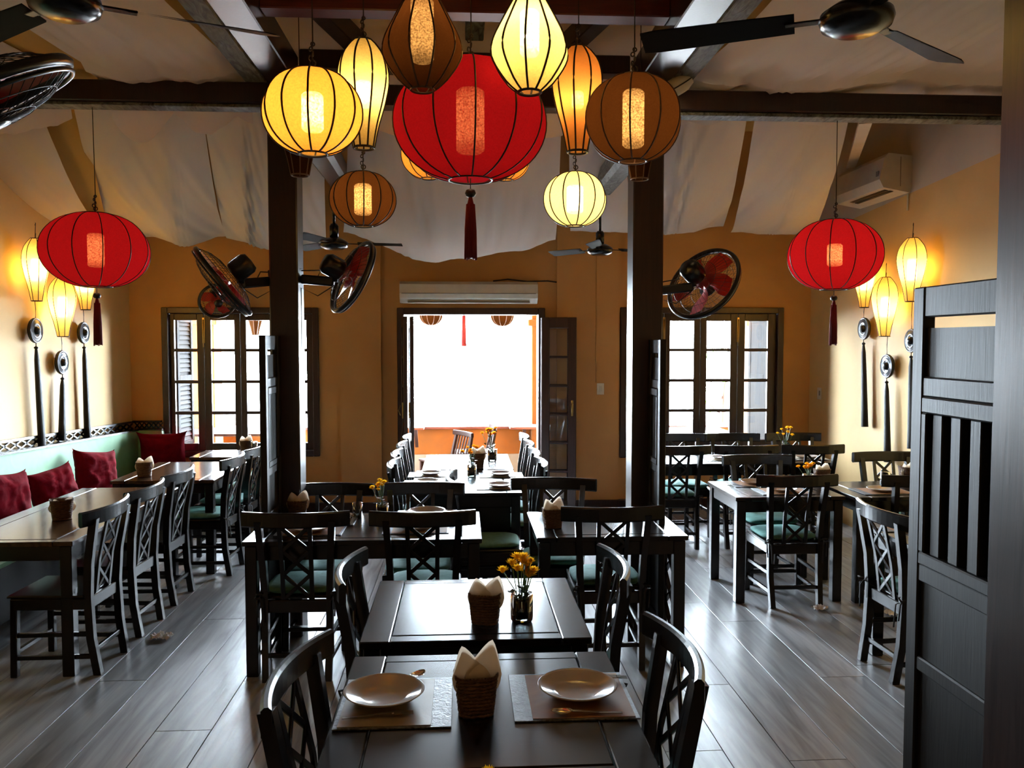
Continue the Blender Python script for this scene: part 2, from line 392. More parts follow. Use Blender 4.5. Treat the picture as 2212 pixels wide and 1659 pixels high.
# shallow piers between windows and door
for k, (p0, p1) in enumerate(((736, 824), (1202, 1336))):
    x0 = at(p0, 800, Y=YW).x; x1 = at(p1, 800, Y=YW).x
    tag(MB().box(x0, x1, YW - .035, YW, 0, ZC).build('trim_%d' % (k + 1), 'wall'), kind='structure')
# side walls: ochre below, off-white plaster above a slightly rising line
def side_wall(nm, x, sx, knee):
    ys = [(YW, knee[0]), (YB, knee[1])]
    for part, (lo, hi), mt in ((nm, (None, 'k'), 'wallside'), (nm + '_upper', ('k', None), 'wallup')):
        mb = MB(); x2 = x + sx * .2
        def z(i, v): return (0.0 if v is None and part == nm else ys[i][1] if v == 'k' else ZC)
        z00, z01 = z(0, lo), z(0, hi); z10, z11 = z(1, lo), z(1, hi)
        if part != nm: z00, z10, z01, z11 = ys[0][1], ys[1][1], ZC, ZC
        else: z00 = z10 = 0.0; z01, z11 = ys[0][1], ys[1][1]
        vs = [(x, YW, z00), (x2, YW, z00), (x2, YW, z01), (x, YW, z01), (x, YB, z10), (x2, YB, z10), (x2, YB, z11), (x, YB, z11)]
        mb.add(vs, [(0, 1, 2, 3), (7, 6, 5, 4), (0, 3, 7, 4), (1, 5, 6, 2), (3, 2, 6, 7), (0, 4, 5, 1)])
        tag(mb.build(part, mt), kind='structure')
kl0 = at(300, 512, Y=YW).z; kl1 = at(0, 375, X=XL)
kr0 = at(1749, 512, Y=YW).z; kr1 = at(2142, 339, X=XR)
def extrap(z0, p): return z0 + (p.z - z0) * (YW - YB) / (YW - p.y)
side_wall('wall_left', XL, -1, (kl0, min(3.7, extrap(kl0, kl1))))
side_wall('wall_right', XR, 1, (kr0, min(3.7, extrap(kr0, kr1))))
# wall behind the camera with a wide opening towards the stair hall
w = MB(); w.box(XL - .2, XR + .2, YB - .2, YB, 0, 3.95)
tag(w.build('wall_near', 'wall'), kind='structure')
tag(MB().box(XL - .2, XR + .2, YB - .2, YW + WT, ZC, ZC + .12).build('ceiling', 'ceil'), kind='structure')
# --- floor: sub floor + planks, each plank its own part
floor = tag(MB().box(XL - .2, XR + .2, YB - .2, YW + WT, -0.12, -0.012).build('floor', 'subfloor'), kind='structure')
PW, PLEN = 0.25, 2.1
pm = MB().box(0.0018, PW - 0.0018, 0.002, PLEN - 0.002, -0.012, 0.0, 0.0007).mesh('plank', M['plank'])
x = -1.14 - PW * 9; i = 0
cnt = 0
joint = at(400, 1578, Z=0).y
while x < XR:
    off = (joint if abs(x + 1.39) < .01 else random.uniform(0, PLEN)) % PLEN
    y = off - PLEN * 2
    if y > YB: y -= PLEN
    while y < YW + 0.1:
        y0 = max(y, YB - .1); y1 = min(y + PLEN, YW + .1); x0 = max(x, XL - .1); x1 = min(x + PW, XR + .1)
        if y1 > y0 + .05 and x1 > x0 + .02 and y1 > 0.5:
            full = (y0 == y and y1 == y + PLEN and x0 == x and x1 == x + PW)
            o = bpy.data.objects.new('plank', pm if full else MB().box(0.0018, x1 - x0 - .0018, .002, y1 - y0 - .002, -.012, 0, .0007).mesh('plank', M['plank']))
            COL.objects.link(o); o.parent = floor; o.location = (x0, y0, 0); cnt += 1
        y += PLEN
    x += PW
tag(MB().box(XL - .2, XR + .2, YB - .2, 0.48, -0.012, 0.0).build('rear_plank_field', 'plank', floor), kind='structure')
# baseboards
bb = MB(); bb.box(DR[1] + .09, WR[0] + 2.0, YW - .012, YW, 0, .09); 
tag(MB().box(DR[1] + .02, XR, YW - .05, YW, 0, .10, .004).build('baseboard_far', 'frame'), kind='structure')
tag(MB().box(XL + .0, DR[0] - .02, YW - .05, YW, 0, .10, .004).build('baseboard_far_left', 'frame'), kind='structure')

# --- windows
def window(nm, R, cols, rows, yopen=YW):
    x0, x1, z0, z1 = R
    root = tag(bpy.data.objects.new(nm, None), kind='structure'); COL.objects.link(root); root.location = (0, 0, 0)
    fr = MB()
    t = 0.062
    for bx in ((x0, x0 + t, z0, z1), (x1 - t, x1, z0, z1), (x0 + t, x1 - t, z1 - t, z1), (x0 + t, x1 - t, z0, z0 + t)):
        fr.box(bx[0], bx[1], YW - .04, YW + .14, bx[2], bx[3], .006)
    fr.build('window_frame', 'frame', root)
    n = len(cols); ix0, ix1, iz0, iz1 = x0 + t, x1 - t, z0 + t, z1 - t
    edges = [ix0] + [(cols[k][1] + cols[k + 1][0]) / 2 for k in range(n - 1)] + [ix1]
    for k in range(n):
        l, r = edges[k] + .0006, edges[k + 1] - .0006
        s = MB(); p0, p1 = cols[k]
        s.box(l, p0, YW + .02, YW + .06, iz0, iz1, .004); s.box(p1, r, YW + .02, YW + .06, iz0, iz1, .004)
        s.box(p0, p1, YW + .02, YW + .06, rows[0][1], iz1, .004); s.box(p0, p1, YW + .02, YW + .06, iz0, rows[-1][0], .004)
        leaf = s.build('casement', 'frame', root)
        g = MB()
        for q in range(len(rows) - 1):
            g.box(p0, p1, YW + .025, YW + .055, rows[q + 1][1], rows[q][0], .003)
        for q in range(len(rows) - 1): pass
        g.build('glazing_bar', 'frame', leaf)
        for (zb, zt) in rows:
            MB().box(p0, p1, YW + .038, YW + .042, zb, zt).build('pane', 'glass', leaf)
    # brass bolts on the meeting stiles
    for k in (0, n - 2):
        xx = edges[k + 1]; b = MB(); b.box(xx - .012, xx + .012, YW + .008, YW + .02, iz1 - .30, iz1 - .04, .002)
        b.tube([(xx, YW + .004, iz1 - .34), (xx, YW + .004, iz1 - .06)], .006, 6)
        b.build('bolt', 'brass', root)
    return root
ycols = YW + .04
rows = []
for (pa, pb) in ((692, 753), (760, 821), (828, 888), (895, 957)):
    rows.append((at(500, pb, Y=ycols).z, at(500, pa, Y=ycols).z))
cl = [(at(p, 800, Y=ycols).x, at(q, 800, Y=ycols).x) for p, q in ((379, 428), (458, 508), (534, 584), (613, 663))]
cr = [(at(p, 800, Y=ycols).x, at(q, 800, Y=ycols).x) for p, q in ((1368, 1419), (1446, 1497), (1525, 1576), (1607, 1656))]
window('window_1', WL, cl, rows); window('window_2', WR, cr, rows)
# curved stay of the right window's bolt, dark wooden sill
# --- door: frame + glazed leaves folded open
door = tag(bpy.data.objects.new('door_1', None), kind='structure'); COL.objects.link(door)
x0, x1, z0, z1 = DR
d = MB(); t = .07
d.box(x0, x0 + t, YW - .05, YW + .16, 0, z1, .006); d.box(x1 - t, x1, YW - .05, YW + .16, 0, z1, .006)
d.box(x0 + t, x1 - t, YW - .05, YW + .16, z1 - t, z1, .006)
d.build('door_frame', 'frame', door)
LH = z1 - t - .03; LW = .36
def door_leaf(loc, rz, mirror=1):
    lf = MB(); st = .085; y0, y1 = -.02, .02
    zs = [.12, .62] ; top = LH - .12
    lf.box(0, st, y0, y1, .02, LH, .004); lf.box(LW - st, LW, y0, y1, .02, LH, .004)
    lf.box(st, LW - st, y0, y1, LH - .11, LH, .004); lf.box(st, LW - st, y0, y1, .02, .13, .004)
    o = lf.build('door_leaf', 'frame', door, loc, (0, 0, rz))
    n = 6; zb, zt = .13, LH - .11; hh = (zt - zb) / n
    g = MB()
    for k in range(1, n): g.box(st, LW - st, -.014, .014, zb + hh * k - .012, zb + hh * k + .012, .003)
    g.build('glazing_bar', 'frame', o)
    for k in range(n):
        MB().box(st, LW - st, -.002, .002, zb + hh * k + .012, zb + hh * (k + 1) - .012).build('pane', 'glass', o)
    h = MB(); h.box(LW - .05, LW - .03, -.035, -.02, 1.0, 1.16, .003); h.tube([(LW - .04, -.05, 1.03), (LW - .04, -.07, 1.08), (LW - .04, -.05, 1.13)], .006, 6)
    h.build('door_handle', 'brass', o)
    return o
door_leaf((x1 - t + .02, YW - .08, 0), math.radians(-4))           # right leaf folded back against the pier, seen flat
door_leaf((x1 - .045, YW - .125, 0), math.radians(-12))
door_leaf((x0 + t - .01, YW - .06, 0), math.radians(-82))         # left leaves seen on edge
door_leaf((x0 + t + .065, YW - .05, 0), math.radians(-84))

# --- posts and beams
zt = 3.26
def structure_box(nm, x0, x1, y0, y1, z0, z1, mt, bev=.006):
    return tag(MB().box(x0, x1, y0, y1, z0, z1, bev).build(nm, mt), kind='structure')
PL = (at(584, 800, Y=4.9).x, at(646, 800, Y=4.9).x); PR = (at(1366, 800, Y=4.9).x, at(1431, 800, Y=4.9).x)
structure_box('post_left', PL[0], PL[1], 4.90, 5.08, 0, 3.2, 'post', .008)
structure_box('post_right', PR[0], PR[1], 4.90, 5.08, 0, 3.2, 'post', .008)
npx = at(2142, 800, Y=1.70).x
structure_box('post_near_right', npx, npx + .20, 1.52, 1.70, 0, 3.3, 'post', .008)
structure_box('post_near_left', -1.34, -1.16, 1.50, 1.68, 0, 3.3, 'post', .008)
# tie beam across the room at the mid posts
tb0, tb1 = at(560, 222, Y=4.92).z, at(560, 177, Y=4.92).z
tie = structure_box('beam_tie', XL - .05, XR + .05, 4.92, 5.05, tb0, tb1, 'post', .006)
structure_box('beam_tie_strip', PR[1], XR + .02, 4.95, 5.06, tb0 - .022, tb0, 'weathered_lit', .003)
structure_box('beam_tie_strip.001', XL, PL[0], 4.95, 5.06, tb0 - .018, tb0, 'weathered_lit', .003)
# plates running down the room on both rows of posts, with added pale boards standing for the light on their outer faces
zl0, zl1 = tb1 + .0, tb1 + .17
structure_box('beam_plate_left', PL[0] + .0, PL[1], -1, 4.99, zl0, zl1, 'post')
structure_box('beam_plate_right', PR[0], PR[1], -1, 4.99, zl0, zl1, 'post')
structure_box('lit_face_board_left', PL[0] - .13, PL[0], -1, 4.99, zl0, zl0 + .13, 'weathered_lit', .01)
structure_box('lit_face_board_right', PR[1], PR[1] + .13, -1, 4.99, zl0, zl0 + .13, 'weathered_lit', .01)
# cross beams on top
zc0 = zl1
Y1 = 4.05
bz1 = at(1000, 26, Y=Y1).z
structure_box('beam_cross', PL[1], PR[0], Y1, Y1 + .12, bz1, bz1 + .14, 'lanternlit_beam')
structure_box('beam_cross.001', PL[0], PR[1], 3.0, 3.12, zc0, zc0 + .14, 'post')
structure_box('beam_cross.002', PL[1], PR[0], 5.02, 5.14, at(900, 150, Y=5.02).z, at(900, 110, Y=5.02).z, 'post')
structure_box('beam_ridge', .02, .13, 1.0, 5.1, zc0 + .15, zc0 + .27, 'weathered_lit')
for s_ in (-1, 1):
    mb = MB(); mb.bar((.95 * s_, 4.1, zc0 + .2), (.62 * s_, 5.05, zc0 + .1), .10, .12, bev=.006)
    tag(mb.build('rafter', 'post'), kind='structure')
# far bay plates that the two far ceiling fans hang from
for s_, p0, p1, mt in ((-1, (690, 335), (742, 412), 'post'), (1, (1375, 330), (1290, 430), 'weathered_lit')):
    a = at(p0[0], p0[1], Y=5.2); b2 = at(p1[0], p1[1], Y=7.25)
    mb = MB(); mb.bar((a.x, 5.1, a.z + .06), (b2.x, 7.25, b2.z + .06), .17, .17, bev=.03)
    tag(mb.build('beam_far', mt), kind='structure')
# pale roof batten above the right wall unit
mb = MB(); a = at(1870, 262, Y=5.3); b2 = at(1838, 360, Y=7.6); mb.bar(a, (b2.x, 7.6, b2.z), .08, .03)
tag(mb.build('trim_5', 'wallup'), kind='structure')

# --- gauze ceiling drapes
def drape(nm, label, x0, x1, prof, hem, fold=0.02, seed=0.0, nu=46, nv=60, mt='drape', sag=0.10, bunch=()):
    """prof(v) -> (y,z) from near to far; hem(u) lowers the far end (scallops)"""
    def fn(u, v):
        y, z, wgt = prof(v)
        xx = x0 + (x1 - x0) * u
        s = math.sin(PI * u)
        z -= sag * s * (1 - abs(2 * v - 1) ** 3) * 0.6
        z -= hem(u) * wgt
        n1 = noise.noise(Vector((xx * 5 + seed, y * .7, seed))) * fold
        n2 = noise.noise(Vector((xx * 17 + seed, y * 1.1 + xx, seed * 2))) * fold * .45
        ridge = 0
        for (bu, bw, ba) in bunch:
            q = (u - bu) / bw
            ridge += ba * math.exp(-q * q) * math.cos(q * 9)
        z += n1 + n2 + ridge
        xx += noise.noise(Vector((seed, y * 1.3, 3.3))) * .04
        return (xx, y, z)
    o = MB().grid(fn, nu, nv).build(nm, mt)
    return tag(o, label, 'drape', 'gauze drapes under the roof')
def near_prof(zr, tail, yb=4.9):
    def f(v):
        if v < .72:
            q = v / .72; return (0.2 + (yb - .12 - .2) * q, zr + .04 - .10 * math.sin(PI * q), 0.0)
        if v < .84:
            q = (v - .72) / .12; return (yb - .12 + .34 * q, zr + .02 * math.sin(PI * q), 0.0)
        q = (v - .84) / .16
        return (yb + .22 + .05 * q, zr - tail * q, q)
    return f
zb = tb1 + .02
def sc(n, amp, ph=0.0): return lambda u: amp * abs(math.sin(PI * (n * u + ph)))
drape('gauze_drape', 'dim gauze sheet hung under the roof beside the wall at upper left', XL + .02, -2.34, near_prof(zb, .18), sc(1.0, .10), .03, 1.0, bunch=((.4, .05, .01),))
drape('gauze_drape', 'gauze sheet stretched from the upper left fan to the left beam', -2.10, PL[0] - .15, near_prof(zb, .14), lambda u: .17 * abs(math.sin(PI * (2.2 * u + .05))) * (1 - .5 * u), .03, 2.4, bunch=((.5, .03, .012), (.62, .02, .008)))
drape('gauze_drape', 'creased gauze sheet under the roof behind the upper right ceiling fan', PR[1] + .15, 2.55, near_prof(zb, .04), lambda u: .12 * abs(math.sin(PI * (1.7 * u + .2))), .035, 5.1, bunch=((.3, .03, .016), (.42, .02, .014), (.5, .02, .01)))
drape('gauze_drape', 'smooth gauze sheet in the upper right corner beside the near post', 2.50, XR - .02, near_prof(zb + .05, .0), lambda u: .02, .03, 8.2)
drape('gauze_drape', 'pinkish gauze sheet high above the lantern cluster between the two beams', PL[0] - .12, PR[1] + .12, 
      (lambda v: (0.8 + 4.35 * min(v / .8, 1), zc0 + .33 - .06 * math.sin(PI * min(v / .8, 1)) - (.0 if v < .8 else (v - .8) / .2 * .48), 0 if v < .8 else (v - .8) / .2)),
      lambda u: .30 * math.sin(PI * u), .02, 11.0)
def far_prof(zn, yend, k=2.1, y0=5.22):
    def f(v):
        return (y0 + (yend - y0) * v, zn * (1 - v) ** k, 0)
    return f
def far_drape(label, top, bot, hems, seed, fold=.03, bunch=(), ye=8.05, zt_=3.52, mt='drape'):
    """top: x pixels at the tie beam; bot: x pixels at the hem; hems: (px,py) points of the lower edge"""
    xt = [at(p, 300, Y=5.3).x for p in top]; xb = [at(p, 530, Y=ye).x for p in bot]
    def hz(u):
        px = bot[0] + (bot[1] - bot[0]) * u
        for (a0, a1) in zip(hems[:-1], hems[1:]):
            if px <= a1[0] or a1 is hems[-1]:
                q = min(1, max(0, (px - a0[0]) / (a1[0] - a0[0]))); q = q * q * (3 - 2 * q)
                return at(px, a0[1] + (a1[1] - a0[1]) * q, Y=ye).z
    def fn(u, v):
        y = 5.25 + (ye - 5.25) * v
        x = (xt[0] + (xt[1] - xt[0]) * u) * (1 - v) + (xb[0] + (xb[1] - xb[0]) * u) * v
        ze = hz(u)
        z = ze + (zt_ - ze) * (1 - v) ** 1.9 - .05 * math.sin(PI * u) * math.sin(PI * v)
        n = noise.noise(Vector((x * 4 + seed, v * 1.2, seed))) * fold * 1.6 + noise.noise(Vector((x * 15 + seed, v * 1.5 + x, seed))) * fold * .5
        for (bu, bw, ba) in bunch:
            q = (u - bu - .12 * (1 - v)) / bw; n += ba * math.exp(-q * q) * math.cos(q * 8) * min(1, v * 1.6)
        return (x, y, z + n * (1 - .5 * v ** 6))
    o = MB().grid(fn, 56, 48).build('gauze_drape', mt)
    return tag(o, label, 'drape', 'gauze drapes under the roof')
far_drape('yellow gauze strip between two white sheets above the left red lantern', (40, 170), (50, 245), [(50, 500), (245, 510)], 21.5, ye=8.1, zt_=3.56, mt='drape_yellow')
far_drape('gauze sheet along the left wall above the glowing wall lanterns', (-200, 60), (60, 232), [(60, 500), (232, 512)], 1.5, ye=7.6)
far_drape('gauze sheet sagging above the left red lantern and left window', (150, 430), (236, 488), [(236, 500), (315, 512), (400, 531), (488, 512)], 3.5, bunch=((.62, .05, .012),))
far_drape('bunched gauze sheet passing behind the left mid post', (432, 700), (490, 705), [(490, 514), (590, 541), (705, 530)], 5.5, bunch=((.25, .04, .03), (.35, .03, .02)))
far_drape('wide gauze sheet sagging lowest over the open doorway', (760, 1215), (742, 1200), [(742, 505), (930, 568), (1110, 545), (1200, 520)], 7.5, bunch=((.3, .04, .015), (.08, .03, .012)))
far_drape('gauze sheet hanging directly left of the right mid post', (1225, 1330), (1232, 1372), [(1232, 500), (1372, 505)], 9.5, ye=8.2)
far_drape('gauze sheet sagging above the right window', (1400, 1622), (1382, 1562), [(1382, 503), (1430, 511), (1562, 492)], 11.5, bunch=((.25, .05, .02), (.4, .04, .015)))
far_drape('gauze sheet hanging behind the right red lantern', (1640, 1850), (1578, 1752), [(1578, 500), (1680, 507), (1752, 503)], 13.5, bunch=((.5, .05, .01),))

drape('gauze_drape', 'yellow gauze strip under the roof at the upper left, beside the close fan', -2.45, -2.0, near_prof(zb + .05, .02), lambda u: .02, .02, 31.0, mt='drape_yellow')
# ================================================================== CHAIRS
CH = 0.885          # top of the back rail
def curve_box(mb, halfw, sag, y0, z0, z1, t, n=14, ends=0.0):
    """curved horizontal rail, bulging backwards (-y) in the middle"""
    path = []
    for i in range(n + 1):
        x = -halfw + 2 * halfw * i / n
        path.append((x, y0 - sag * (1 - (x / halfw) ** 2), (z0 + z1) / 2))
    h = (z1 - z0) / 2; b = .008
    prof = [(-t / 2, -h + b), (-t / 2 + b, -h), (t / 2 - b, -h), (t / 2, -h + b), (t / 2, h - b), (t / 2 - b, h), (-t / 2 + b, h), (-t / 2, h - b)]
    return mb.sweep(path, prof)
CM = {}
def post_path(x, flare):
    # rear leg: splayed at the foot, upright at the seat, reclined and flared above it
    return [(x * .96, -.235, 0), (x, -.205, .20), (x, -.195, .42), (x + flare * .3, -.205, .60), (x + flare, -.245, .84)]
sq = .017
def leg_prof(i): return [(-sq, -sq - .003), (sq, -sq - .003), (sq, sq + .003), (-sq, sq + .003)]
def chair_meshes():
    for s, k in ((-1, 'l'), (1, 'r')):
        CM['rear' + k] = MB().sweep(post_path(.165 * s, .022 * s), leg_prof, up=(0, 1, 0)).mesh('leg', M['dark'])
        CM['front' + k] = MB().bar((.185 * s, .185, 0), (.178 * s, .178, .415), .036, .036, up=(0, 1, 0), bev=.004).mesh('leg', M['dark'])
    CM['rail'] = curve_box(MB(), .272, .055, -.215, .805, CH, .026).mesh('top_rail', M['dark'])
    sf = MB()
    sf.box(-.19, .19, .170, .195, .355, .415, .004); sf.box(-.17, .17, -.205, -.182, .350, .415, .004)
    sf.bar((-.175, -.19, .385), (-.188, .18, .385), .02, .06, bev=.004); sf.bar((.175, -.19, .385), (.188, .18, .385), .02, .06, bev=.004)
    CM['seatframe'] = sf.mesh('seat_frame', M['dark'])
    CM['seat'] = MB().box(-.195, .195, -.18, .215, .415, .432, .006).mesh('seat', M['dark'])
    def slat(x):
        return MB().sweep([(x, -.19, .41), (x, -.212, .60), (x * 1.05, -.262, .815)], [(-.011, -.006), (.011, -.006), (.011, .006), (-.011, .006)], up=(0, 1, 0)).mesh('slat', M['dark'])
    CM['slatl'] = slat(-.074); CM['slatr'] = slat(.074)
    zs = [.42, .55, .68, .81]
    def yy(z): return -.19 - .022 * (z - .41) / .19 if z < .6 else -.212 - .05 * (z - .6) / .215
    for k in range(3):
        for s in (-1, 1):
            a, b = zs[k], zs[k + 1]
            CM['x%d%d' % (k, s)] = MB().bar((-.070 * s, yy(a), a), (.070 * s, yy(b), b), .020, .009 , up=(0, 1, 0), bev=.002).mesh('lattice_bar', M['dark'])
    def cush(u, v):
        return None
    c = MB(); n = 14
    def sup(a): return math.copysign(abs(math.cos(a)) ** .45, math.cos(a)), math.copysign(abs(math.sin(a)) ** .45, math.sin(a))
    rings = [(.0, .0), (.88, .0), (1.0, .35), (1.0, .65), (.86, .95), (.5, 1.08), (0.0, 1.12)]
    vs = []; fs = []; seg = 32
    for r, h in rings:
        for k in range(seg):
            ca, sa = sup(2 * PI * k / seg)
            vs.append((.188 * r * ca, .185 * r * sa + .015, .433 + .034 * h))
    for i in range(len(rings) - 1):
        for k in range(seg):
            fs.append((i * seg + k, i * seg + (k + 1) % seg, (i + 1) * seg + (k + 1) % seg, (i + 1) * seg + k))
    c.add(vs, fs, True)
    CM['cushion'] = c.mesh('cushion', M['teal'])
    for s in (-1, 1):
        t = MB()
        t.tube([(.15 * s, -.16, .45), (.19 * s, -.215, .44), (.20 * s, -.235, .425), (.195 * s, -.24, .34)], .004, 5)
        t.tube([(.19 * s, -.22, .44), (.175 * s, -.245, .42), (.168 * s, -.25, .30)], .004, 5)
        t.tube([(.175 * s, -.225, .455), (.20 * s, -.245, .46), (.21 * s, -.235, .44), (.185 * s, -.23, .435)], .005, 5)
        CM['ties%d' % s] = t.mesh('cushion_tie', M['tasselblack'])
    CM['sf'] = MB().bar((-.18, .18, .13), (.18, .18, .13), .02, .024, bev=.003).mesh('stretcher', M['dark'])
    CM['sb'] = MB().bar((-.155, -.212, .13), (.155, -.212, .13), .02, .024, bev=.003).mesh('stretcher', M['dark'])
    for s, k in ((-1, 'l'), (1, 'r')):
        CM['ss' + k] = MB().bar((.163 * s, -.205, .10), (.18 * s, .175, .10), .02, .024, bev=.003).mesh('stretcher', M['dark'])
        CM['su' + k] = MB().bar((.163 * s, -.20, .22), (.18 * s, .175, .22), .02, .024, bev=.003).mesh('stretcher', M['dark'])
chair_meshes()
CHAIR_GROUP = 'dark lattice-back dining chairs'
def chair(label, px, py, face, cushion=True, group=CHAIR_GROUP, local=None, y=None):
    """place a chair so the middle of its top rail shows at pixel (px,py); face = heading in degrees (0 faces away from the lens)"""
    if local is not None: P = Vector(local)
    elif y is not None: P = at(px, 800, Y=y)
    else: P = at(px, py, Z=CH)
    rz = math.radians(face)
    off = Matrix.Rotation(rz, 3, 'Z') @ Vector((0, -.265, 0))
    loc = (P.x - off.x, P.y - off.y, 0)
    r = thing('dining_chair', label, 'chair', loc, rz, group)
    for k in ('rearl', 'rearr', 'frontl', 'frontr'): inst('leg', CM[k], r)
    inst('seat_frame', CM['seatframe'], r); s = inst('seat', CM['seat'], r)
    inst('top_rail', CM['rail'], r); inst('slat', CM['slatl'], r); inst('slat', CM['slatr'], r)
    lt = None
    for k in range(3):
        for q in (-1, 1): inst('lattice_bar', CM['x%d%d' % (k, q)], r)
    for k in ('sf', 'sb', 'ssl', 'ssr', 'sul', 'sur'): inst('stretcher', CM[k], r)
    if cushion:
        c = inst('cushion', CM['cushion'], r); c['label'] = 'teal seat cushion'; inst('cushion_tie', CM['ties1'], c); inst('cushion_tie', CM['ties-1'], c)
    return r
# ================================================================== TABLES
TZ = 0.72
def table(label, x0, x1, y0, y1, mt='top', lattice=None, panel=True, rz=0.0, closed=False, group=None, tz=TZ):
    cx, cy = (x0 + x1) / 2, (y0 + y1) / 2; w, d = (x1 - x0) / 2, (y1 - y0) / 2
    r = thing('dining_table', label, 'table', (cx, cy, 0), rz, group)
    t = .026; b = .10 if panel else .0
    bx = min(.105, w * .3); by = .055
    MB().box(-w, -w + bx, -d, d, tz - t, tz, .004).build('frame_board', mt, r)
    MB().box(w - bx, w, -d, d, tz - t, tz, .004).build('frame_board', mt, r)
    MB().box(-w + bx + .0015, w - bx - .0015, -d, -d + by, tz - t, tz, .003).build('frame_board', mt, r)
    MB().box(-w + bx + .0015, w - bx - .0015, d - by, d, tz - t, tz, .003).build('frame_board', mt, r)
    MB().box(-w + bx + .004, w - bx - .004, -d + by + .003, d - by - .003, tz - t, tz + .001, .004).build('tabletop', mt, r)
    ap = MB(); i = .022
    ap.box(-w + i, w - i, -d + i, -d + i + .02, tz - .105, tz - t - .001, .003); ap.box(-w + i, w - i, d - i - .02, d - i, tz - .105, tz - t - .001, .003)
    ap.box(-w + i, -w + i + .02, -d + i + .02, d - i - .02, tz - .105, tz - t - .001, .003); ap.box(w - i - .02, w - i, -d + i + .02, d - i - .02, tz - .105, tz - t - .001, .003)
    ap.build('apron', 'dark', r)
    lw = .062
    for sx in (-1, 1):
        for sy in (-1, 1):
            xx, yy_ = sx * (w - .012 - lw / 2), sy * (d - .012 - lw / 2)
            MB().box(xx - lw / 2, xx + lw / 2, yy_ - lw / 2, yy_ + lw / 2, 0, tz - t - .0012, .004).build('leg', 'dark', r)
    if lattice:
        for s in lattice:
            xx = s * (w - .04); L0, L1 = -d + .09, d - .09
            for q in (.08, ):
                MB().box(xx - .012, xx + .012, L0 - .02, L1 + .02, .06, .085, .003).build('stretcher', 'dark', r)
            n = 3; zz0, zz1 = .085, tz - .105
            cols = 2; wd = (L1 - L0) / cols
            for c in range(cols):
                for k in range(n):
                    za = zz0 + (zz1 - zz0) * k / n; zb_ = zz0 + (zz1 - zz0) * (k + 1) / n
                    for m in (-1, 1):
                        ya, yb = L0 + wd * c, L0 + wd * (c + 1)
                        if m < 0: ya, yb = yb, ya
                        MB().bar((xx, ya, za), (xx, yb, zb_), .012, .022, up=(1, 0, 0)).build('lattice_bar', 'dark', r)
                if c: MB().box(xx - .01, xx + .01, L0 + wd * c - .012, L0 + wd * c + .012, zz0, zz1).build('lattice_post', 'dark', r)
    if closed:
        MB().box(-w + .08, w - .08, -d + .03, -d + .05, .12, tz - .105, .003).build('front_panel', 'dark', r)
    return r
def zpix(px, py, z=TZ): return at(px, py, Z=z)
# nearest pair in the middle of the room
a = zpix(765, 1418); b2 = zpix(1312, 1412)
T1 = (a.x, b2.x, a.y - .80, a.y)
table('nearest dark table at the bottom of the picture with two white plates', *T1)
a = zpix(775, 1388); b2 = zpix(1283, 1385); c2 = zpix(830, 1254)
T2 = (a.x, b2.x, a.y, c2.y)
table('dark framed table just beyond the nearest table, carrying a basket and flower tumbler', *T2)
# wide table on the left of the middle and small one on its right
a = zpix(521, 1171); b2 = zpix(1041, 1162)
ML = (a.x, b2.x, a.y, a.y + .70)
table('wide dark table behind two cushioned chairs, left of centre', *ML, lattice=(-1,))
a = zpix(1160, 1162); b2 = zpix(1488, 1158)
MR = (a.x, b2.x, a.y, zpix(1135, 1106).y)
table('dark table with lattice end, right of centre, carrying one napkin basket', *MR, lattice=(1,))
# tables leading to the doorway
a = zpix(1122, 1064); b2 = zpix(1112, 1015)
C1 = (-.375, .405, a.y, b2.y)
table('long table in front of the doorway with stacked dark place settings', *C1, closed=True)
C2 = (-.335, .41, zpix(1112, 1014).y + .02, zpix(1110, 981).y)
table('table right at the doorway, shining white with daylight', *C2)
# right-hand tables
a = zpix(1590, 1075); b2 = zpix(1834, 1075); c2 = zpix(1523, 1040)
R1 = (a.x, b2.x, a.y, c2.y)
table('dark square table in the right half with two laid places', *R1)
a = zpix(1430, 1003)
R2 = (at(1400, 800, Y=6.95).x, at(1800, 800, Y=6.95).x, 6.90, 7.62)
table('long dark table under the right window with a small flower tumbler', *R2)
a = zpix(1850, 1075); b2 = zpix(1815, 1040)
R3 = (a.x, a.x + .72, a.y, b2.y)
table('dark table near the right wall with an upturned drinking glass', *R3, rz=math.radians(0))
q = at(1872, 1411, Z=0)
R4 = (q.x, q.x + .8, q.y - .72, q.y + .03)
table('dark table partly hidden behind the tall folding screen on the right', *R4)
# left-hand tables in front of the bench
a = zpix(156, 1170); b2 = zpix(178, 1054)
L1 = (b2.x, a.x, a.y, b2.y)
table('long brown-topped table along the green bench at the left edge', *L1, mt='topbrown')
a = zpix(462, 1037); b2 = zpix(240, 1038); c2 = zpix(365, 998)
L2 = (b2.x, a.x, a.y, c2.y)
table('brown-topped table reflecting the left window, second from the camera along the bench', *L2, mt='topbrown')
a = zpix(408, 988); b2 = zpix(560, 988); c2 = zpix(480, 972)
L3 = (a.x, b2.x, a.y, c2.y)
table('small dark table standing right below the left window', *L3, mt='topbrown')

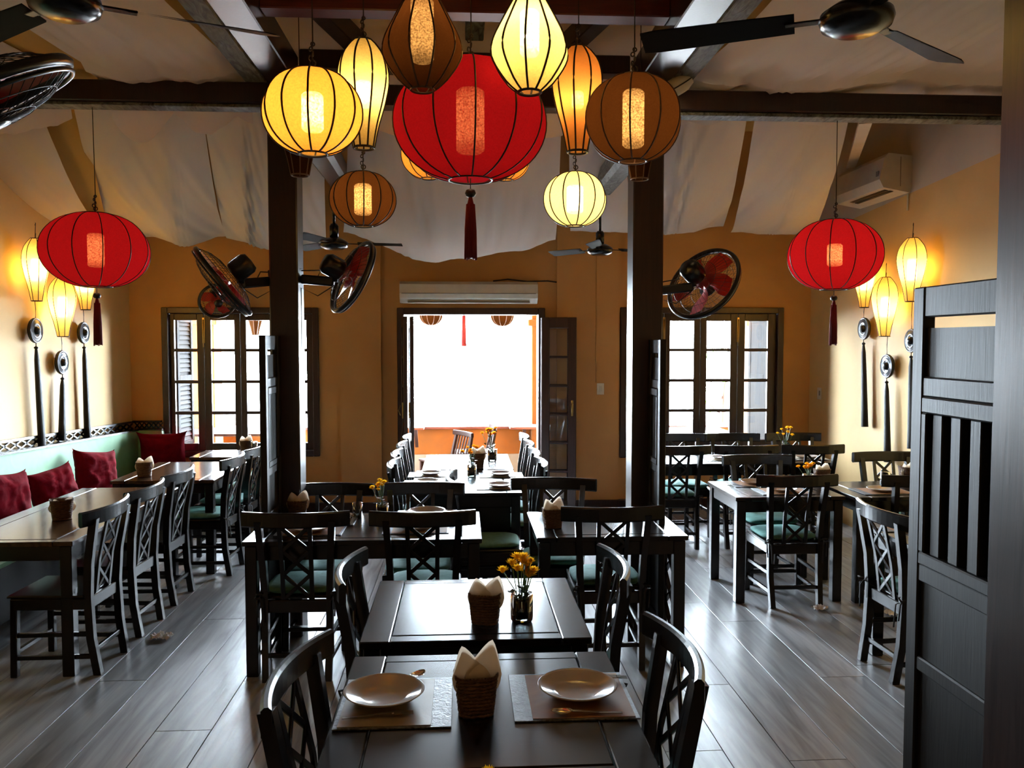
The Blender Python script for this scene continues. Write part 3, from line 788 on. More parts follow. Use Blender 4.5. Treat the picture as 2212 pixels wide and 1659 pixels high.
# --- chairs
chair('nearest chair on the left, its curved rail cut by the bottom edge', 0, 0, -97, local=(-.485, 2.23, 0))
chair('nearest chair on the right, its shiny curved rail by the right plate', 0, 0, 92, local=(.645, 2.33, 0))
chair('chair left of the table with basket and flower tumbler', 0, 0, -92, local=(-.475, 3.24, 0))
chair('chair right of the table with basket and flower tumbler', 0, 0, 90, local=(.635, 3.24, 0))
chair('cushioned chair seen from behind at the wide table, left of the two', 635, 1108, 0)
chair('cushioned chair seen from behind at the wide table, right of the two', 912, 1106, 0)
chair('chair beyond the wide table facing the camera, nearest the left post', 710, 1050, 180, y=5.14)
chair('chair beyond the wide table facing the camera, beside the yellow flowers', 907, 1048, 180, y=5.14)
chair('cushioned chair seen from behind at the right-of-centre table', 1326, 1096, 0)
chair('chair beyond the right-of-centre table, rail tilted against the ochre wall', 1196, 1031, 172)
chair('chair with pale cushion tucked in the dark gap left of the basket table', 0, 0, -90, local=(-.10, 5.40, 0))
for k, (yy_) in enumerate((6.02, 6.57, 7.12, 7.67)):
    nth = ('nearest', 'second nearest', 'third nearest', 'farthest')[k]
    chair('%s chair on the left side of the doorway tables' % nth, 0, 0, -90, local=(-.535 - (0.02 if k else 0), yy_, 0), group='chairs lining the doorway tables')
    chair('%s chair on the right side of the doorway tables' % nth, 0, 0, 90, local=(.60, yy_, 0), group='chairs lining the doorway tables')
chair('cushioned chair seen from behind at the square table on the right', 1728, 1027, 0)
chair('chair beyond the square table on the right, facing the camera', 1634, 996, 180, y=6.26)
chair('cushioned chair seen from behind, first one right of the right post', 1471, 968, 0, y=6.80)
chair('chair seen from behind in the middle before the right window table', 1619, 966, 0, y=6.80)
chair('chair seen from behind near the right wall, flower tumbler at its left', 1764, 970, 0, y=6.80)
chair('chair under the right window facing the camera, leftmost of three', 1465, 951, 180, y=7.77)
chair('chair under the right window facing the camera, middle of three', 1580, 951, 180, y=7.77)
chair('chair under the right window facing the camera, rightmost of three', 1712, 951, 180, y=7.77)
chair('wide-railed chair beyond the upturned glass, facing the camera', 1912, 998, 180, y=6.38)
chair('chair seen from behind, half hidden by the tall screen, at the upturned glass table', 2000, 1027, 0)
chair('chair side-on beside the tall screen, its lattice lit by daylight', 0, 0, -88, local=(q.x - .10, q.y - .26, 0))
for k, (p_, y_) in enumerate((((234, 1092), 0), ((323, 1048), 0), ((397, 1022), 0))):
    nth = ('nearest of three chairs on the aisle side of the long bench table', 'middle of three chairs on the aisle side of the long bench table', 'farthest of three chairs on the aisle side of the long bench table')[k]
    chair(nth, 0, 0, 88, local=(L1[1] + .135, (4.57, 5.13, 5.72)[k], 0), cushion=False)
chair('nearer chair at the second bench table, right side', 0, 0, 88, local=(L2[1] + .15, 6.42, 0))
chair('farther chair at the second bench table, close to the folding screen', 0, 0, 88, local=(L2[1] + .17, 6.99, 0))
chair('chair at the small table under the left window', 0, 0, 90, local=(L3[1] + .16, 7.68, 0))
chair('chair with teal cushion on the bench side of the second bench table', 0, 0, 0, local=(-2.25, 5.985, 0)) if False else None

# two slatted terrace chairs seen beyond the doorway tables
def slat_chair(label, px, y, rz, topz):
    P = at(px, 940, Y=y)
    r = thing('slatted_chair', label, 'chair', (P.x, y, 0), rz, 'slatted chairs out on the balcony')
    for s in (-1, 1):
        MB().sweep([(.19 * s, -.20, 0), (.19 * s, -.19, .42), (.175 * s, -.25, topz)], [(-.018, -.014), (.018, -.014), (.018, .014), (-.018, .014)], up=(0, 1, 0)).build('leg', 'frameout', r)
        MB().bar((.19 * s, .19, 0), (.19 * s, .19, .42), .034, .034, up=(0, 1, 0)).build('leg', 'frameout', r)
    MB().box(-.21, .21, -.2, .22, .42, .445, .006).build('seat', 'frameout', r)
    curve_box(MB(), .22, .03, -.235, topz - .01, topz + .045, .03).build('top_rail', 'frameout', r)
    for k in range(5):
        x = -.12 + .06 * k
        MB().bar((x, -.19, .44), (x, -.262, topz), .018, .01, up=(0, 1, 0)).build('slat', 'frameout', r)
    return r
slat_chair('slatted chair with lit top rail beyond the tables, left of the two outside', 960, 9.25, math.radians(119), .70)
slat_chair('slatted chair turned edge-on beyond the tables, right of the two outside', 1022, 9.95, math.radians(96), .71)

# ================================================================== BENCH (green upholstered, along the left wall)
bench = thing('banquette_bench', 'sage green upholstered bench running along the left wall to the window', 'bench', (XL, 6.5, 0))
def wl(x, y, z): return (x - XL, y - 6.5, z)
yN, yF = 3.4, YW - .03
def top_at(y): return .86 + (yF - y) * .036
def back_fn(z_off0, z_off1, x0, x1, nm, mt, y0=yN, y1=yF, base=None):
    vs = []
    for y in (y0, y1):
        t_ = top_at(y); z0 = base if base is not None else t_ + z_off0
        for (x, z) in ((x0, z0), (x1, z0), (x1, t_ + z_off1), (x0, t_ + z_off1)): vs.append(wl(XL + x, y, z))
    fs = [(0, 1, 2, 3), (7, 6, 5, 4), (0, 4, 5, 1), (1, 5, 6, 2), (2, 6, 7, 3), (3, 7, 4, 0)]
    return MB().add(vs, fs).build(nm, mt, bench)
back_fn(0, 0, .0, .10, 'backrest', 'green', base=.44)
back_fn(.0, .018, -.0, .115, 'lower_rail', 'dark')
back_fn(.075, .095, -.0, .035, 'upper_rail', 'dark')
n = 34
for k in range(n):
    ya = yN + (yF - yN) * k / n; yb = yN + (yF - yN) * (k + 1) / n
    for m in (0, 1):
        p, q_ = (ya, yb) if m else (yb, ya)
        MB().bar(wl(XL + .02, p, top_at(p) + .018), wl(XL + .02, q_, top_at(q_) + .075), .012, .013, up=(1, 0, 0)).build('lattice_bar', 'dark', bench)
MB().box(*[c for c in (0.10, .62, yN - 6.5, yF - 6.5, .40, .455)], .02).build('seat_cushion', 'green', bench)
MB().box(0.0, .58, yN - 6.5, yF - 6.5, .05, .40, .004).build('base', 'dark', bench)
# short return below the window wall
MB().box(.10, WL[0] - XL + .02, YW - .14 - 6.5, YW - .06 - 6.5, .455, .87, .01).build('backrest', 'green', bench)
MB().box(.10, WL[0] - XL + .02, YW - .13 - 6.5, YW - .055 - 6.5, .87, .888, .003).build('lower_rail', 'dark', bench)
MB().box(.04, WL[0] - XL + .0, YW - .10 - 6.5, YW - .055 - 6.5, .945, .965, .003).build('upper_rail', 'dark', bench)
for k in range(6):
    xa = .06 + .046 * k
    for m in (0, 1):
        MB().bar((xa + .046 * m, YW - .08 - 6.5, .888), (xa + .046 * (1 - m), YW - .08 - 6.5, .945), .012, .010, up=(0, 1, 0)).build('lattice_bar', 'dark', bench)
# second part of the bench: dark-cased end below the window
b2_ = thing('window_bench', 'short dark bench standing under the left window behind the small table', 'bench', (-2.75, 8.2, 0))
MB().box(-.0, 1.0, -.10, .24, .05, .42, .005).build('base', 'dark', b2_)
MB().box(-.0, 1.0, -.14, .24, .42, .47, .02).build('seat_cushion', 'green', b2_)
# --- crimson cushions
def pillow_mesh(w, h, t, seed, nm='cover'):
    mb = MB(); n = 22
    for side in (1, -1):
        def fn(u, v):
            a, b = 2 * u - 1, 2 * v - 1
            px_ = w / 2 * a * (1.04 - .15 * (1 - b ** 4)) ; pz = h / 2 * b * (1.04 - .15 * (1 - a ** 4))
            q = max(0, (1 - a ** 4)) ** .5 * max(0, (1 - b ** 4)) ** .5
            th = t / 2 * q
            nn = noise.noise(Vector((a * 3 + seed, b * 3, side))) * .018 * q + abs(noise.noise(Vector((a * 2 + b * 5 + seed, b * 2 - a * 3, side * 2)))) * -.022 * q
            return (px_, side * -(th + nn), pz)
        mb.grid(fn, n, n)
    return mb
def pillow(label, loc, rot, w=.42, h=.40, t=.16, seed=0.):
    r = pillow_mesh(w, h, t, seed).build('cushion', 'red', None, loc, rot)
    return tag(r, label, 'cushion', 'crimson scatter cushions on the bench')
def pl_at(px, py, X): return at(px, py, X=X)
for lab, (cx_, cy_), X_, w_, h_, rot_, sd in (
        ('crimson cushion cut by the left picture edge', (8, 1050), XL + .30, .46, .44, (math.radians(-14), 0.10, math.radians(76)), 1.1),
        ('crimson cushion second from the left edge on the green bench', (116, 1037), XL + .28, .44, .36, (math.radians(-16), -.10, math.radians(72)), 4.4),
        ('crimson cushion with a peaked corner, third along the green bench', (208, 1012), XL + .28, .44, .40, (math.radians(-14), .14, math.radians(68)), 7.9)):
    p = at(cx_, cy_, X=X_); pillow(lab, (p.x, p.y, .455 + h_ * .5), rot_, w_, h_, .17, sd)
p = at(352, 970, Y=YW - .28)
pillow('large crimson cushion leaning in the corner beside the left window', (p.x, p.y, .67), (math.radians(12), 0, math.radians(8)), .46, .42, .2, 12.3)
p = at(6, 1112, X=XL + .42)
pillow('flat crimson cushion lying low at the far left picture edge', (p.x - .0, p.y, .53), (math.radians(82), 0, math.radians(70)), .40, .36, .15, 15.)

# ================================================================== FOLDING SCREENS
def screen(label, x, y0, wid, H, rz=0.0, tilt=None, th=.035):
    """timber leaf running along +y from (x,y0); seen mostly from its -x side"""
    r = thing('folding_screen', label, 'screen', (x, y0, 0), rz)
    t2 = th / 2; st = .055; k = H / 1.905
    z = lambda v: v * k
    MB().box(-t2, t2, 0, st, 0.0, z(1.905), .004).build('stile', 'screen', r); MB().box(-t2, t2, wid - st, wid, 0, z(1.905), .004).build('stile', 'screen', r)
    for (a, b_) in ((1.86, 1.905), (1.60, 1.655), (1.08, 1.13), (.825, .865), (.10, .20)):
        MB().box(-t2 + .002, t2 - .002, st, wid - st, z(a) - (.04 if a > 1.8 else 0), z(b_), .004).build('rail', 'screen', r)
    for (a, b_) in ((1.655, 1.79), (.865, 1.08), (.20, .825)):
        MB().box(-.006, .006, st, wid - st, z(a), z(b_)).build('panel', 'screen', r)
    f = MB()
    f.box(-t2 - .004, t2, st + .005, wid - st - .005, z(1.555), z(1.60), .004); f.box(-t2 - .004, t2, st + .005, wid - st - .005, z(1.13), z(1.165), .004)
    f.box(-t2 - .004, t2, st + .005, st + .03, z(1.165), z(1.555), .004); f.box(-t2 - .004, t2, wid - st - .03, wid - st - .005, z(1.165), z(1.555), .004)
    f.build('slat_frame', 'screen', r)
    n = 5; y_ = st + .03; ww = wid - 2 * st - .06
    for q in range(n):
        c = y_ + ww * (q + .5) / n
        MB().box(-t2 + .004, t2 - .004, c - ww / n * .27, c + ww / n * .27, z(1.165), z(1.555), .003).build('slat', 'screen', r)
    MB().box(t2 - .008, t2 - .004, st, wid - st, z(1.13), z(1.60)).build('backing', 'screen', r)
    return r
sp = at(2142, 598, Y=1.93); sf_ = at(1989, 619, Y=2.26)
screen('tall dark slatted folding screen leaf fixed to the near right post', .5 * (sp.x + sf_.x) + .02, 1.70, sf_.y - 1.70 + .03, 1.905)
s1 = at(603, 724, Y=4.9)
screen('narrow dark screen leaf standing edge-on against the left mid post', s1.x - .012, 4.53, .36, at(590, 724, Y=4.65).z, th=.036)
s1 = at(1401, 735, Y=4.9)
screen('narrow dark screen leaf standing edge-on against the right mid post', s1.x + .018, 4.60, .30, at(1410, 733, Y=4.7).z, th=.036)
# ================================================================== LANTERNS
def prof_globe(R, H, n=22, hole=.20):
    out = []
    a0 = math.asin(min(.95, hole)); 
    for i in range(n + 1):
        a = -PI / 2 + a0 + (PI - 2 * a0) * i / n
        out.append((R * math.cos(a) ** .88, H / 2 * math.sin(a) / math.sin(PI / 2 - a0)))
    return out
def prof_pts(pts, R, H, n=24):
    """pts: (t 0 bottom..1 top, r 0..1), smooth interpolation"""
    out = []
    for i in range(n + 1):
        t = i / n
        for k in range(len(pts) - 1):
            if pts[k][0] <= t <= pts[k + 1][0] or k == len(pts) - 2:
                p0 = pts[max(k - 1, 0)]; p1 = pts[k]; p2 = pts[k + 1]; p3 = pts[min(k + 2, len(pts) - 1)]
                q = (t - p1[0]) / (p2[0] - p1[0])
                m1 = (p2[1] - p0[1]) / (p2[0] - p0[0]) * (p2[0] - p1[0]); m2 = (p3[1] - p1[1]) / (p3[0] - p1[0]) * (p2[0] - p1[0])
                r = (2 * q ** 3 - 3 * q ** 2 + 1) * p1[1] + (q ** 3 - 2 * q * q + q) * m1 + (-2 * q ** 3 + 3 * q * q) * p2[1] + (q ** 3 - q * q) * m2
                if t <= p2[0] + 1e-9: break
        out.append((R * r, H * (t - .5)))
    return out
DROP = [(0, .30), (.08, .60), (.28, .99), (.42, .97), (.62, .68), (.82, .36), (1, .17)]
TALL = [(0, .40), (.2, .57), (.45, .86), (.66, 1.0), (.84, .86), (.95, .55), (1, .34)]
LP = 0.33
def lantern(nm, label, c, prof, nribs, shade, rib='rib', power=6.0, color=(1, .62, .26), group=None, cord_top=None, scallop=.03, rib_r=.0035, bulb_h=.11, bulb_r=.022, tassel=None, bottom_ring=True, seg_per=6, bulb_str=None, knot=True, phase=0.):
    r = thing(nm, label, 'lantern', c, phase, group)
    nu = nribs * seg_per; H0, H1 = prof[0][1], prof[-1][1]
    Rm = max(p[0] for p in prof)
    def fn(u, v):
        i = v * (len(prof) - 1); k = min(int(i), len(prof) - 2); q = i - k
        rr = prof[k][0] * (1 - q) + prof[k + 1][0] * q; z = prof[k][1] * (1 - q) + prof[k + 1][1] * q
        s = abs(math.sin(PI * u * nribs)); rr *= 1 - scallop * s
        a = 2 * PI * u
        return (rr * math.cos(a), rr * math.sin(a), z)
    MB().grid(fn, nu, len(prof) - 1).build('shade', shade, r)
    rp = MB().tube([(p[0] + .001, 0, p[1]) for p in prof], rib_r, 5).mesh('rib', M[rib])
    for k in range(nribs): inst('rib', rp, r, rot=(0, 0, 2 * PI * k / nribs))
    ring = MB().torus(prof[0][0], rib_r * 1.3, (0, 0, H0), None, 28, 5)
    ring.build('bottom_ring', rib, r)
    MB().torus(prof[-1][0], rib_r * 1.2, (0, 0, H1), None, 24, 5).build('top_ring', rib, r)
    # bulb hanging inside
    bb_ = MB().lathe([(0.001, -bulb_h / 2), (bulb_r * .8, -bulb_h / 2 + .003), (bulb_r, -bulb_h / 2 + .012), (bulb_r, bulb_h / 2 - .012), (bulb_r * .8, bulb_h / 2 - .003), (.001, bulb_h / 2)], 16)
    if power > 0:
        L_ = LP * power / (PI * 2 * PI * bulb_r * bulb_h); key = 'bulb_%d_%d' % (round(L_), round(color[1] * 100))
        if key not in M: M[key] = plain('lit_tube', (1, .9, .7, 1), .5, 0, (1, color[1], color[2], 1), L_)
        bb_.build('bulb', key, r)
    top = (cord_top - c[2]) if cord_top else H1 + .3
    cd = MB(); cd.tube([(0, 0, bulb_h / 2), (0, 0, H1), (0.003, 0, H1 + .04)], .004, 5)
    if knot:
        for k in range(5):
            cd.torus(.011 - .001 * k, .003, (0.004 * (-1) ** k, 0, H1 + .03 + .018 * k), Matrix.Rotation(PI / 2, 3, 'X') @ Matrix.Rotation(k * .8, 3, 'Y'), 10, 4)
    cd.tube([(0, 0, H1 + .02), (.004, .002, H1 + .12), (0, 0, top)], .0028, 5)
    cd.build('cord', 'cord', r)
    if tassel:
        mt, length, rad = tassel
        tb = MB(); zt_ = H0 - .035
        MB().tube([(0, 0, H0 + .005), (0, 0, zt_)], .002, 5).build('tassel_cord', 'cord', r)
        MB().lathe([(.001, zt_ - .036), (.017, zt_ - .03), (.022, zt_ - .018), (.017, zt_ - .005), (.001, zt_)], 12).build('tassel_bead', 'rib', r)
        m = MB(); n_ = 20
        m.lathe([(rad * .35, zt_ - .034), (rad * .75, zt_ - .07), (rad, zt_ - length * .55), (rad * 1.05, zt_ - length), (rad * .2, zt_ - length)], 16)
        for k in range(n_):
            a = 2 * PI * k / n_
            m.tube([(rad * .7 * math.cos(a), rad * .7 * math.sin(a), zt_ - .06), (rad * math.cos(a), rad * math.sin(a), zt_ - length * .6), (rad * 1.08 * math.cos(a), rad * 1.08 * math.sin(a), zt_ - length - random.uniform(0, .012))], .0028, 4)
        m.build('tassel', mt, r)
    return r
def px_lantern(nm, label, cx_, cy_, w, h, kind, dm, nribs, shade, **kw):
    """cx,cy,w,h in pixels; dm = real diameter, which fixes the distance"""
    zcam = dm * F_PX / w
    d = ray(cx_, cy_); P = EYE + d * (zcam / d.dot(FWD))
    H = h / w * dm * kw.pop('hk', 1.0)
    R = dm / 2
    prof = {'globe': lambda: prof_globe(R, H, hole=kw.pop('hole', .24)), 'drop': lambda: prof_pts(DROP, R, H), 'tall': lambda: prof_pts(TALL, R, H)}[kind]()
    kw.pop('hole', None)
    return lantern(nm, label, tuple(P), prof, nribs, shade, **kw)
TOPZ = zc0 + .02
G = 'silk lanterns clustered between the posts'
lantern_specs = [
 ('round_lantern', 'large red round lantern with dark red tassel, biggest of the centre cluster', 1016, 262, 331, 250, 'globe', .60, 12, 'shade_red', dict(power=10, color=(1, .62, .32), tassel=('tasselred', .27, .021), bulb_h=.25, bulb_r=.055, cord_top=3.52, rib_r=.0035)),
 ('round_lantern', 'glowing yellow round lantern at the upper left of the cluster', 675, 243, 212, 176, 'globe', .38, 12, 'shade_yellow', dict(power=11, bulb_h=.15, bulb_r=.042, cord_top=3.52, rib_r=.0042)),
 ('tall_lantern', 'slender yellow lantern narrowing downwards, left of the brown teardrop', 785, 204, 110, 228, 'tall', .235, 9, 'shade_cream', dict(power=7, bulb_h=.12, bulb_r=.04, cord_top=4.0, rib_r=.0045, color=(1, .74, .36))),
 ('teardrop_lantern', 'brown linen teardrop lantern above the big red one', 912, 66, 168, 252, 'drop', .27, 10, 'shade_brown', dict(power=4.5, rib='ribbrown', bulb_h=.22, bulb_r=.040, cord_top=3.5)),
 ('teardrop_lantern', 'bright pale-yellow teardrop lantern at the top centre', 1144, 72, 165, 250, 'drop', .27, 10, 'shade_cream', dict(power=10, bulb_h=.16, bulb_r=.035, cord_top=3.5, rib_r=.0042, color=(1, .74, .36))),
 ('tall_lantern', 'slender orange lantern narrowing downwards, right of the pale teardrop', 1248, 216, 108, 222, 'tall', .235, 9, 'shade_orange', dict(power=4, bulb_h=.08, bulb_r=.028, cord_top=4.0, rib_r=.0045)),
 ('round_lantern', 'large brown linen round lantern at the right of the cluster', 1368, 257, 207, 180, 'globe', .37, 10, 'shade_brown', dict(power=8, rib='ribbrown', bulb_h=.22, bulb_r=.042, cord_top=3.52)),
 ('round_lantern', 'small brown linen round lantern hanging low on the left of the cluster', 784, 431, 141, 114, 'globe', .335, 12, 'shade_brown', dict(power=7.5, rib='rib', bulb_h=.16, bulb_r=.044, cord_top=4.0)),
 ('round_lantern', 'small bright yellow round lantern hanging low on the right of the cluster', 1242, 431, 135, 113, 'globe', .335, 12, 'shade_cream', dict(power=12, bulb_h=.15, bulb_r=.045, cord_top=4.0, color=(1, .78, .42))),
 ('tall_lantern', 'unlit brown slender lantern mostly hidden behind the yellow round one', 647, 284, 92, 188, 'tall', .235, 8, 'shade_brown', dict(power=0, rib='ribbrown', cord_top=4.0)),
 ('tall_lantern', 'unlit brown slender lantern mostly hidden behind the large brown round one', 1382, 292, 92, 188, 'tall', .235, 8, 'shade_brown', dict(power=0, rib='ribbrown', cord_top=4.0)),
 ('round_lantern', 'yellow round lantern peeping out behind the big red one at lower left', 926, 335, 118, 100, 'globe', .335, 10, 'shade_yellow', dict(power=5, cord_top=4.0)),
 ('round_lantern', 'yellow round lantern peeping out behind the big red one at lower right', 1092, 340, 108, 96, 'globe', .335, 10, 'shade_yellow', dict(power=5, cord_top=4.0)),
]
for (nm, lab, cx_, cy_, w_, h_, kd, dm, nr, sh, kw) in lantern_specs:
    px_lantern(nm, lab, cx_, cy_, w_, h_, kd, dm, nr, sh, group=G, phase=random.uniform(0, .3), **kw)
SR = 'red side lanterns hanging from the tie beam'
px_lantern('round_lantern', 'red round lantern with tassel hanging before the left wall', 207, 541, 220, 156, 'globe', .595, 12, 'shade_red', power=11, color=(1, .62, .32), tassel=('tasselred', .30, .020), bulb_h=.20, bulb_r=.045, cord_top=tb0 + .02, group=SR, rib_r=.003)
px_lantern('round_lantern', 'red round lantern with tassel hanging before the right wall', 1803, 551, 196, 148, 'globe', .56, 12, 'shade_red', power=13, color=(1, .66, .34), tassel=('tasselred', .30, .020), bulb_h=.14, bulb_r=.045, cord_top=tb0 + .02, group=SR, rib_r=.003)
# wall lanterns
WG = 'slender glowing lanterns hung on the side walls'
def wall_lantern(label, cx_, cy_, w, h, X):
    P = at(cx_, cy_, X=X); dm = w * depth(P) / F_PX; H = h * depth(P) / F_PX
    lantern('wall_lantern', label, tuple(P), prof_pts(TALL, dm / 2, H), 7, 'shade_cream', power=13, color=(1, .70, .30), group=WG, bulb_h=.18, bulb_r=.035, cord_top=P.z + H / 2 + .10, rib_r=.0028, knot=False)
    return P, H
wls = []
for lab, c, w_, h_, X_ in (
    ('glowing yellow wall lantern highest and nearest the left picture edge', (78, 583), 54, 134, XL + .13),
    ('glowing yellow wall lantern hung lowest on the left wall', (135, 663), 56, 128, XL + .13),
    ('glowing yellow wall lantern half hidden behind the left red lantern', (184, 610), 48, 118, XL + .13),
    ('glowing yellow wall lantern highest on the right wall beside the tall screen', (1970, 583), 61, 136, XR - .13),
    ('glowing yellow wall lantern hung lowest on the right wall', (1912, 663), 55, 127, XR - .13),
    ('glowing yellow wall lantern half hidden behind the right red lantern', (1868, 606), 46, 116, XR - .13)):
    wls.append(wall_lantern(lab, c[0], c[1], w_, h_, X_))

# ================================================================== GONG PENDANTS with black tassels under the wall lanterns
def gong(label, cx_, cy_, h, tb_, X, wl_bottom, face='gongface', lean=0.0):
    P = at(cx_, cy_, X=X); s = depth(P) / F_PX; R = h * s / 2
    r = thing('gong_pendant', label, 'wall hanging', tuple(P), 0, 'round pendants with black tassels')
    side = 1 if X < 0 else -1
    m = Matrix.Rotation(side * PI / 2 , 3, 'Y')
    MB().lathe([(.001, -.018), (R * .93, -.018), (R, -.008), (R, .006), (R * .93, .012), (R * .88, .006), (.001, .006)], 32, mat=m).build('rim', 'gong', r)
    MB().lathe([(R * .86, .007), (R * .80, .010), (R * .60, .009), (R * .55, .014), (R * .48, .009), (.001, .009)], 32, mat=m).build('face', face, r)
    MB().lathe([(R * .33, .009), (R * .30, .020), (R * .18, .030), (.001, .033)], 24, mat=m).build('boss', 'gong', r)
    zt_ = (740 - wl_bottom) * s; 
    ztop = (at(cx_, wl_bottom, X=X).z - P.z)
    MB().tube([(0, .004, R), (0, .008, (R + ztop) / 2), (0, 0, ztop)], .003, 5).build('cord', 'cord', r)
    zb_ = at(tb_[0], tb_[1], X=X).z - P.z; yb_ = at(tb_[0], tb_[1], X=X).y - P.y
    xb_ = side * .02
    t_ = MB(); wd = R * .34
    MB().tube([(0, 0, -R), (0, 0, -R - .03)], .004, 5).build('tassel_cord', 'cord', r)
    MB().lathe([(.001, -R - .05), (.016, -R - .04), (.016, -R - .03), (.001, -R - .02)], 10).build('tassel_bead', 'gong', r)
    path = [(0, yb_ * q, (-R - .04) + (zb_ + R + .04) * q) for q in (0, .1, .35, .7, 1)]
    wds = [.35, .7, .85, 1.0, 1.15]
    t_.sweep(path, lambda i: [(wds[i] * .030 * math.cos(2 * PI * k / 12), wds[i] * .026 * math.sin(2 * PI * k / 12)) for k in range(12)], smooth=True, up=(side, 0, 0))
    t_.build('tassel', 'tasselblack', r)
    return r
gong('dark round pendant with leaning tassel below the left-edge wall lantern', 77, 714, 55, (93, 1000), XL + .05, 650, 'gong')
gong('blue-faced round pendant lowest on the left wall', 134, 783, 52, (134, 952), XL + .05, 727)
gong('grey round pendant nearest the left red tassel', 181, 719, 47, (190, 968), XL + .05, 668)
gong('grey-brown round pendant nearest the right red tassel', 1866, 710, 48, (1868, 922), XR - .05, 664, 'gong')
gong('blue-faced round pendant lowest on the right wall', 1916, 791, 52, (1917, 998), XR - .05, 726)
gong('blue-faced round pendant beside the tall screen', 1969, 736, 52, (1968, 969), XR - .05, 652)

# ================================================================== WALL FANS
def axes_from(n, up=(0, 0, 1)):
    n = Vector(n).normalized(); r = Vector(up).cross(n).normalized(); u = n.cross(r)
    return Matrix((r, u, n)).transposed()
def fan(label, c, n, R=.225, post=None, blades=5, arm=True, group='black oscillating fans on the posts', roll=0.0):
    """c = centre of the cage, n = direction the air blows, post = point where the arm meets the post"""
    c = Vector(c); m3 = axes_from(n) @ Matrix.Rotation(roll, 3, 'Z'); n = Vector(n).normalized()
    r = thing('wall_fan', label, 'fan', tuple(c), 0, group)
    cg = MB()
    cg.torus(R, .015, (0, 0, 0), m3, 48, 6); cg.torus(R * 1.0, .006, tuple(m3 @ Vector((0, 0, .022))), m3, 48, 5)
    cg.build('cage_rim', 'black', r)
    def wires(front):
        g = MB(); s = 1 if front else -1; nW = 44
        for k in range(nW):
            a = 2 * PI * k / nW; pts = []
            for q in (0.22, .45, .7, .9, 1.0):
                h = .062 * (1 - q ** 3.5); pts.append(m3 @ Vector((R * q * math.cos(a + (1 - q) * .35), R * q * math.sin(a + (1 - q) * .35), s * (h + .004))))
            g.tube(pts, .0011, 3, caps=False)
        for q in (.5, .78): g.torus(R * q, .0014, tuple(m3 @ Vector((0, 0, s * (.062 * (1 - q ** 3.5) + .004)))), m3, 36, 4)
        return tag(g.build('front_grille' if front else 'rear_grille', 'wire', r), kind='stuff')
    wires(True); wires(False)
    MB().lathe([(.001, .075), (R * .22, .070), (R * .24, .058), (.001, .055)], 20, mat=m3).build('grille_badge', 'black', r)
    for k in range(blades):
        a0 = 2 * PI * k / blades
        def fn(u, v):
            q = .16 + .74 * u; aw = (.34 + .26 * math.sin(PI * min(1, u * 1.1)) ** .8) * (v - .5) * 2 * .75
            a = a0 + aw + u * .35; z = (v - .5) * .05 * (1 - .3 * u)
            return m3 @ Vector((R * q * math.cos(a), R * q * math.sin(a), z))
        MB().grid(fn, 8, 6).build('blade', 'redblade', r)
    MB().lathe([(.001, .02), (.035, .018), (.038, -.015), (.001, -.02)], 16, mat=m3).build('hub', 'redblade', r)
    MB().lathe([(.001, -.065), (.052, -.066), (.062, -.078), (.062, -.17), (.050, -.19), (.001, -.195)], 24, mat=m3).build('motor_housing', 'black', r)
    pl = MB(); pl.box(-.02, .02, -.001, .001, -.04, .04, .0, axes_to(m3)); pl.build('rating_label', 'greyplastic', r)
    if post is not None:
        P = Vector(post) - c; j = m3 @ Vector((0, 0, -.12)); e = j + Vector((0, 0, -.085))
        a_ = MB(); a_.tube([j, (j + e) / 2, e], .022, 10); a_.build('neck', 'black', r)
        b_ = MB(); b_.bar(e, P, .045, .055, bev=.01); b_.bar(P - Vector((0, 0, .0)) , P + (P - e).normalized() * .012, .07, .13, bev=.008)
        b_.build('arm', 'black', r)
        q = MB(); dn = P.copy()
        q.tube([e + Vector((0, 0, -.02)), (e + P) / 2 + Vector((0, 0, -.09)), P + Vector((0, 0, -.05)), P + Vector((0, 0, -.42))], .0035, 5)
        q.tube([(e + P) / 2 + Vector((0, 0, .02)), (e + P) / 2 + Vector((.02, 0, .06)), P + Vector((0, 0, .05))], .0035, 5)
        q.build('power_cord', 'cord', r)
    return r
def axes_to(m3):
    t = m3.to_4x4(); o = m3 @ Vector((0, .0635, -.125))
    return Matrix.Translation(o) @ t
fan('black fan on the left side of the left mid post, tilted down to the left', at(482, 608, Y=4.75), (-.78, -.12, -.62), post=(PL[0], 4.99, at(590, 607, Y=4.99).z))
fan('black fan on the right side of the left mid post, blowing towards the doorway', at(760, 598, Y=5.02), (.80, .42, -.42), post=(PL[1], 4.99, at(650, 603, Y=4.99).z))
fan('black fan with vivid red blades on the right mid post', at(1519, 612, Y=5.05), (.70, .55, -.50), R=.24, post=(PR[1], 4.99, at(1432, 628, Y=4.99).z), blades=5, roll=.5)
fan('large close fan cut by the upper left picture edge', at(-62, 222, Y=2.05), (.42, .30, -.86), R=.235, post=(-1.17, 1.68, 2.42))
fan('small distant fan on the far wall behind the left fan', at(470, 650, Y=YW - .35), (.35, -.75, -.4), R=.17, post=(at(490, 690, Y=YW).x, YW, at(480, 640, Y=YW).z))

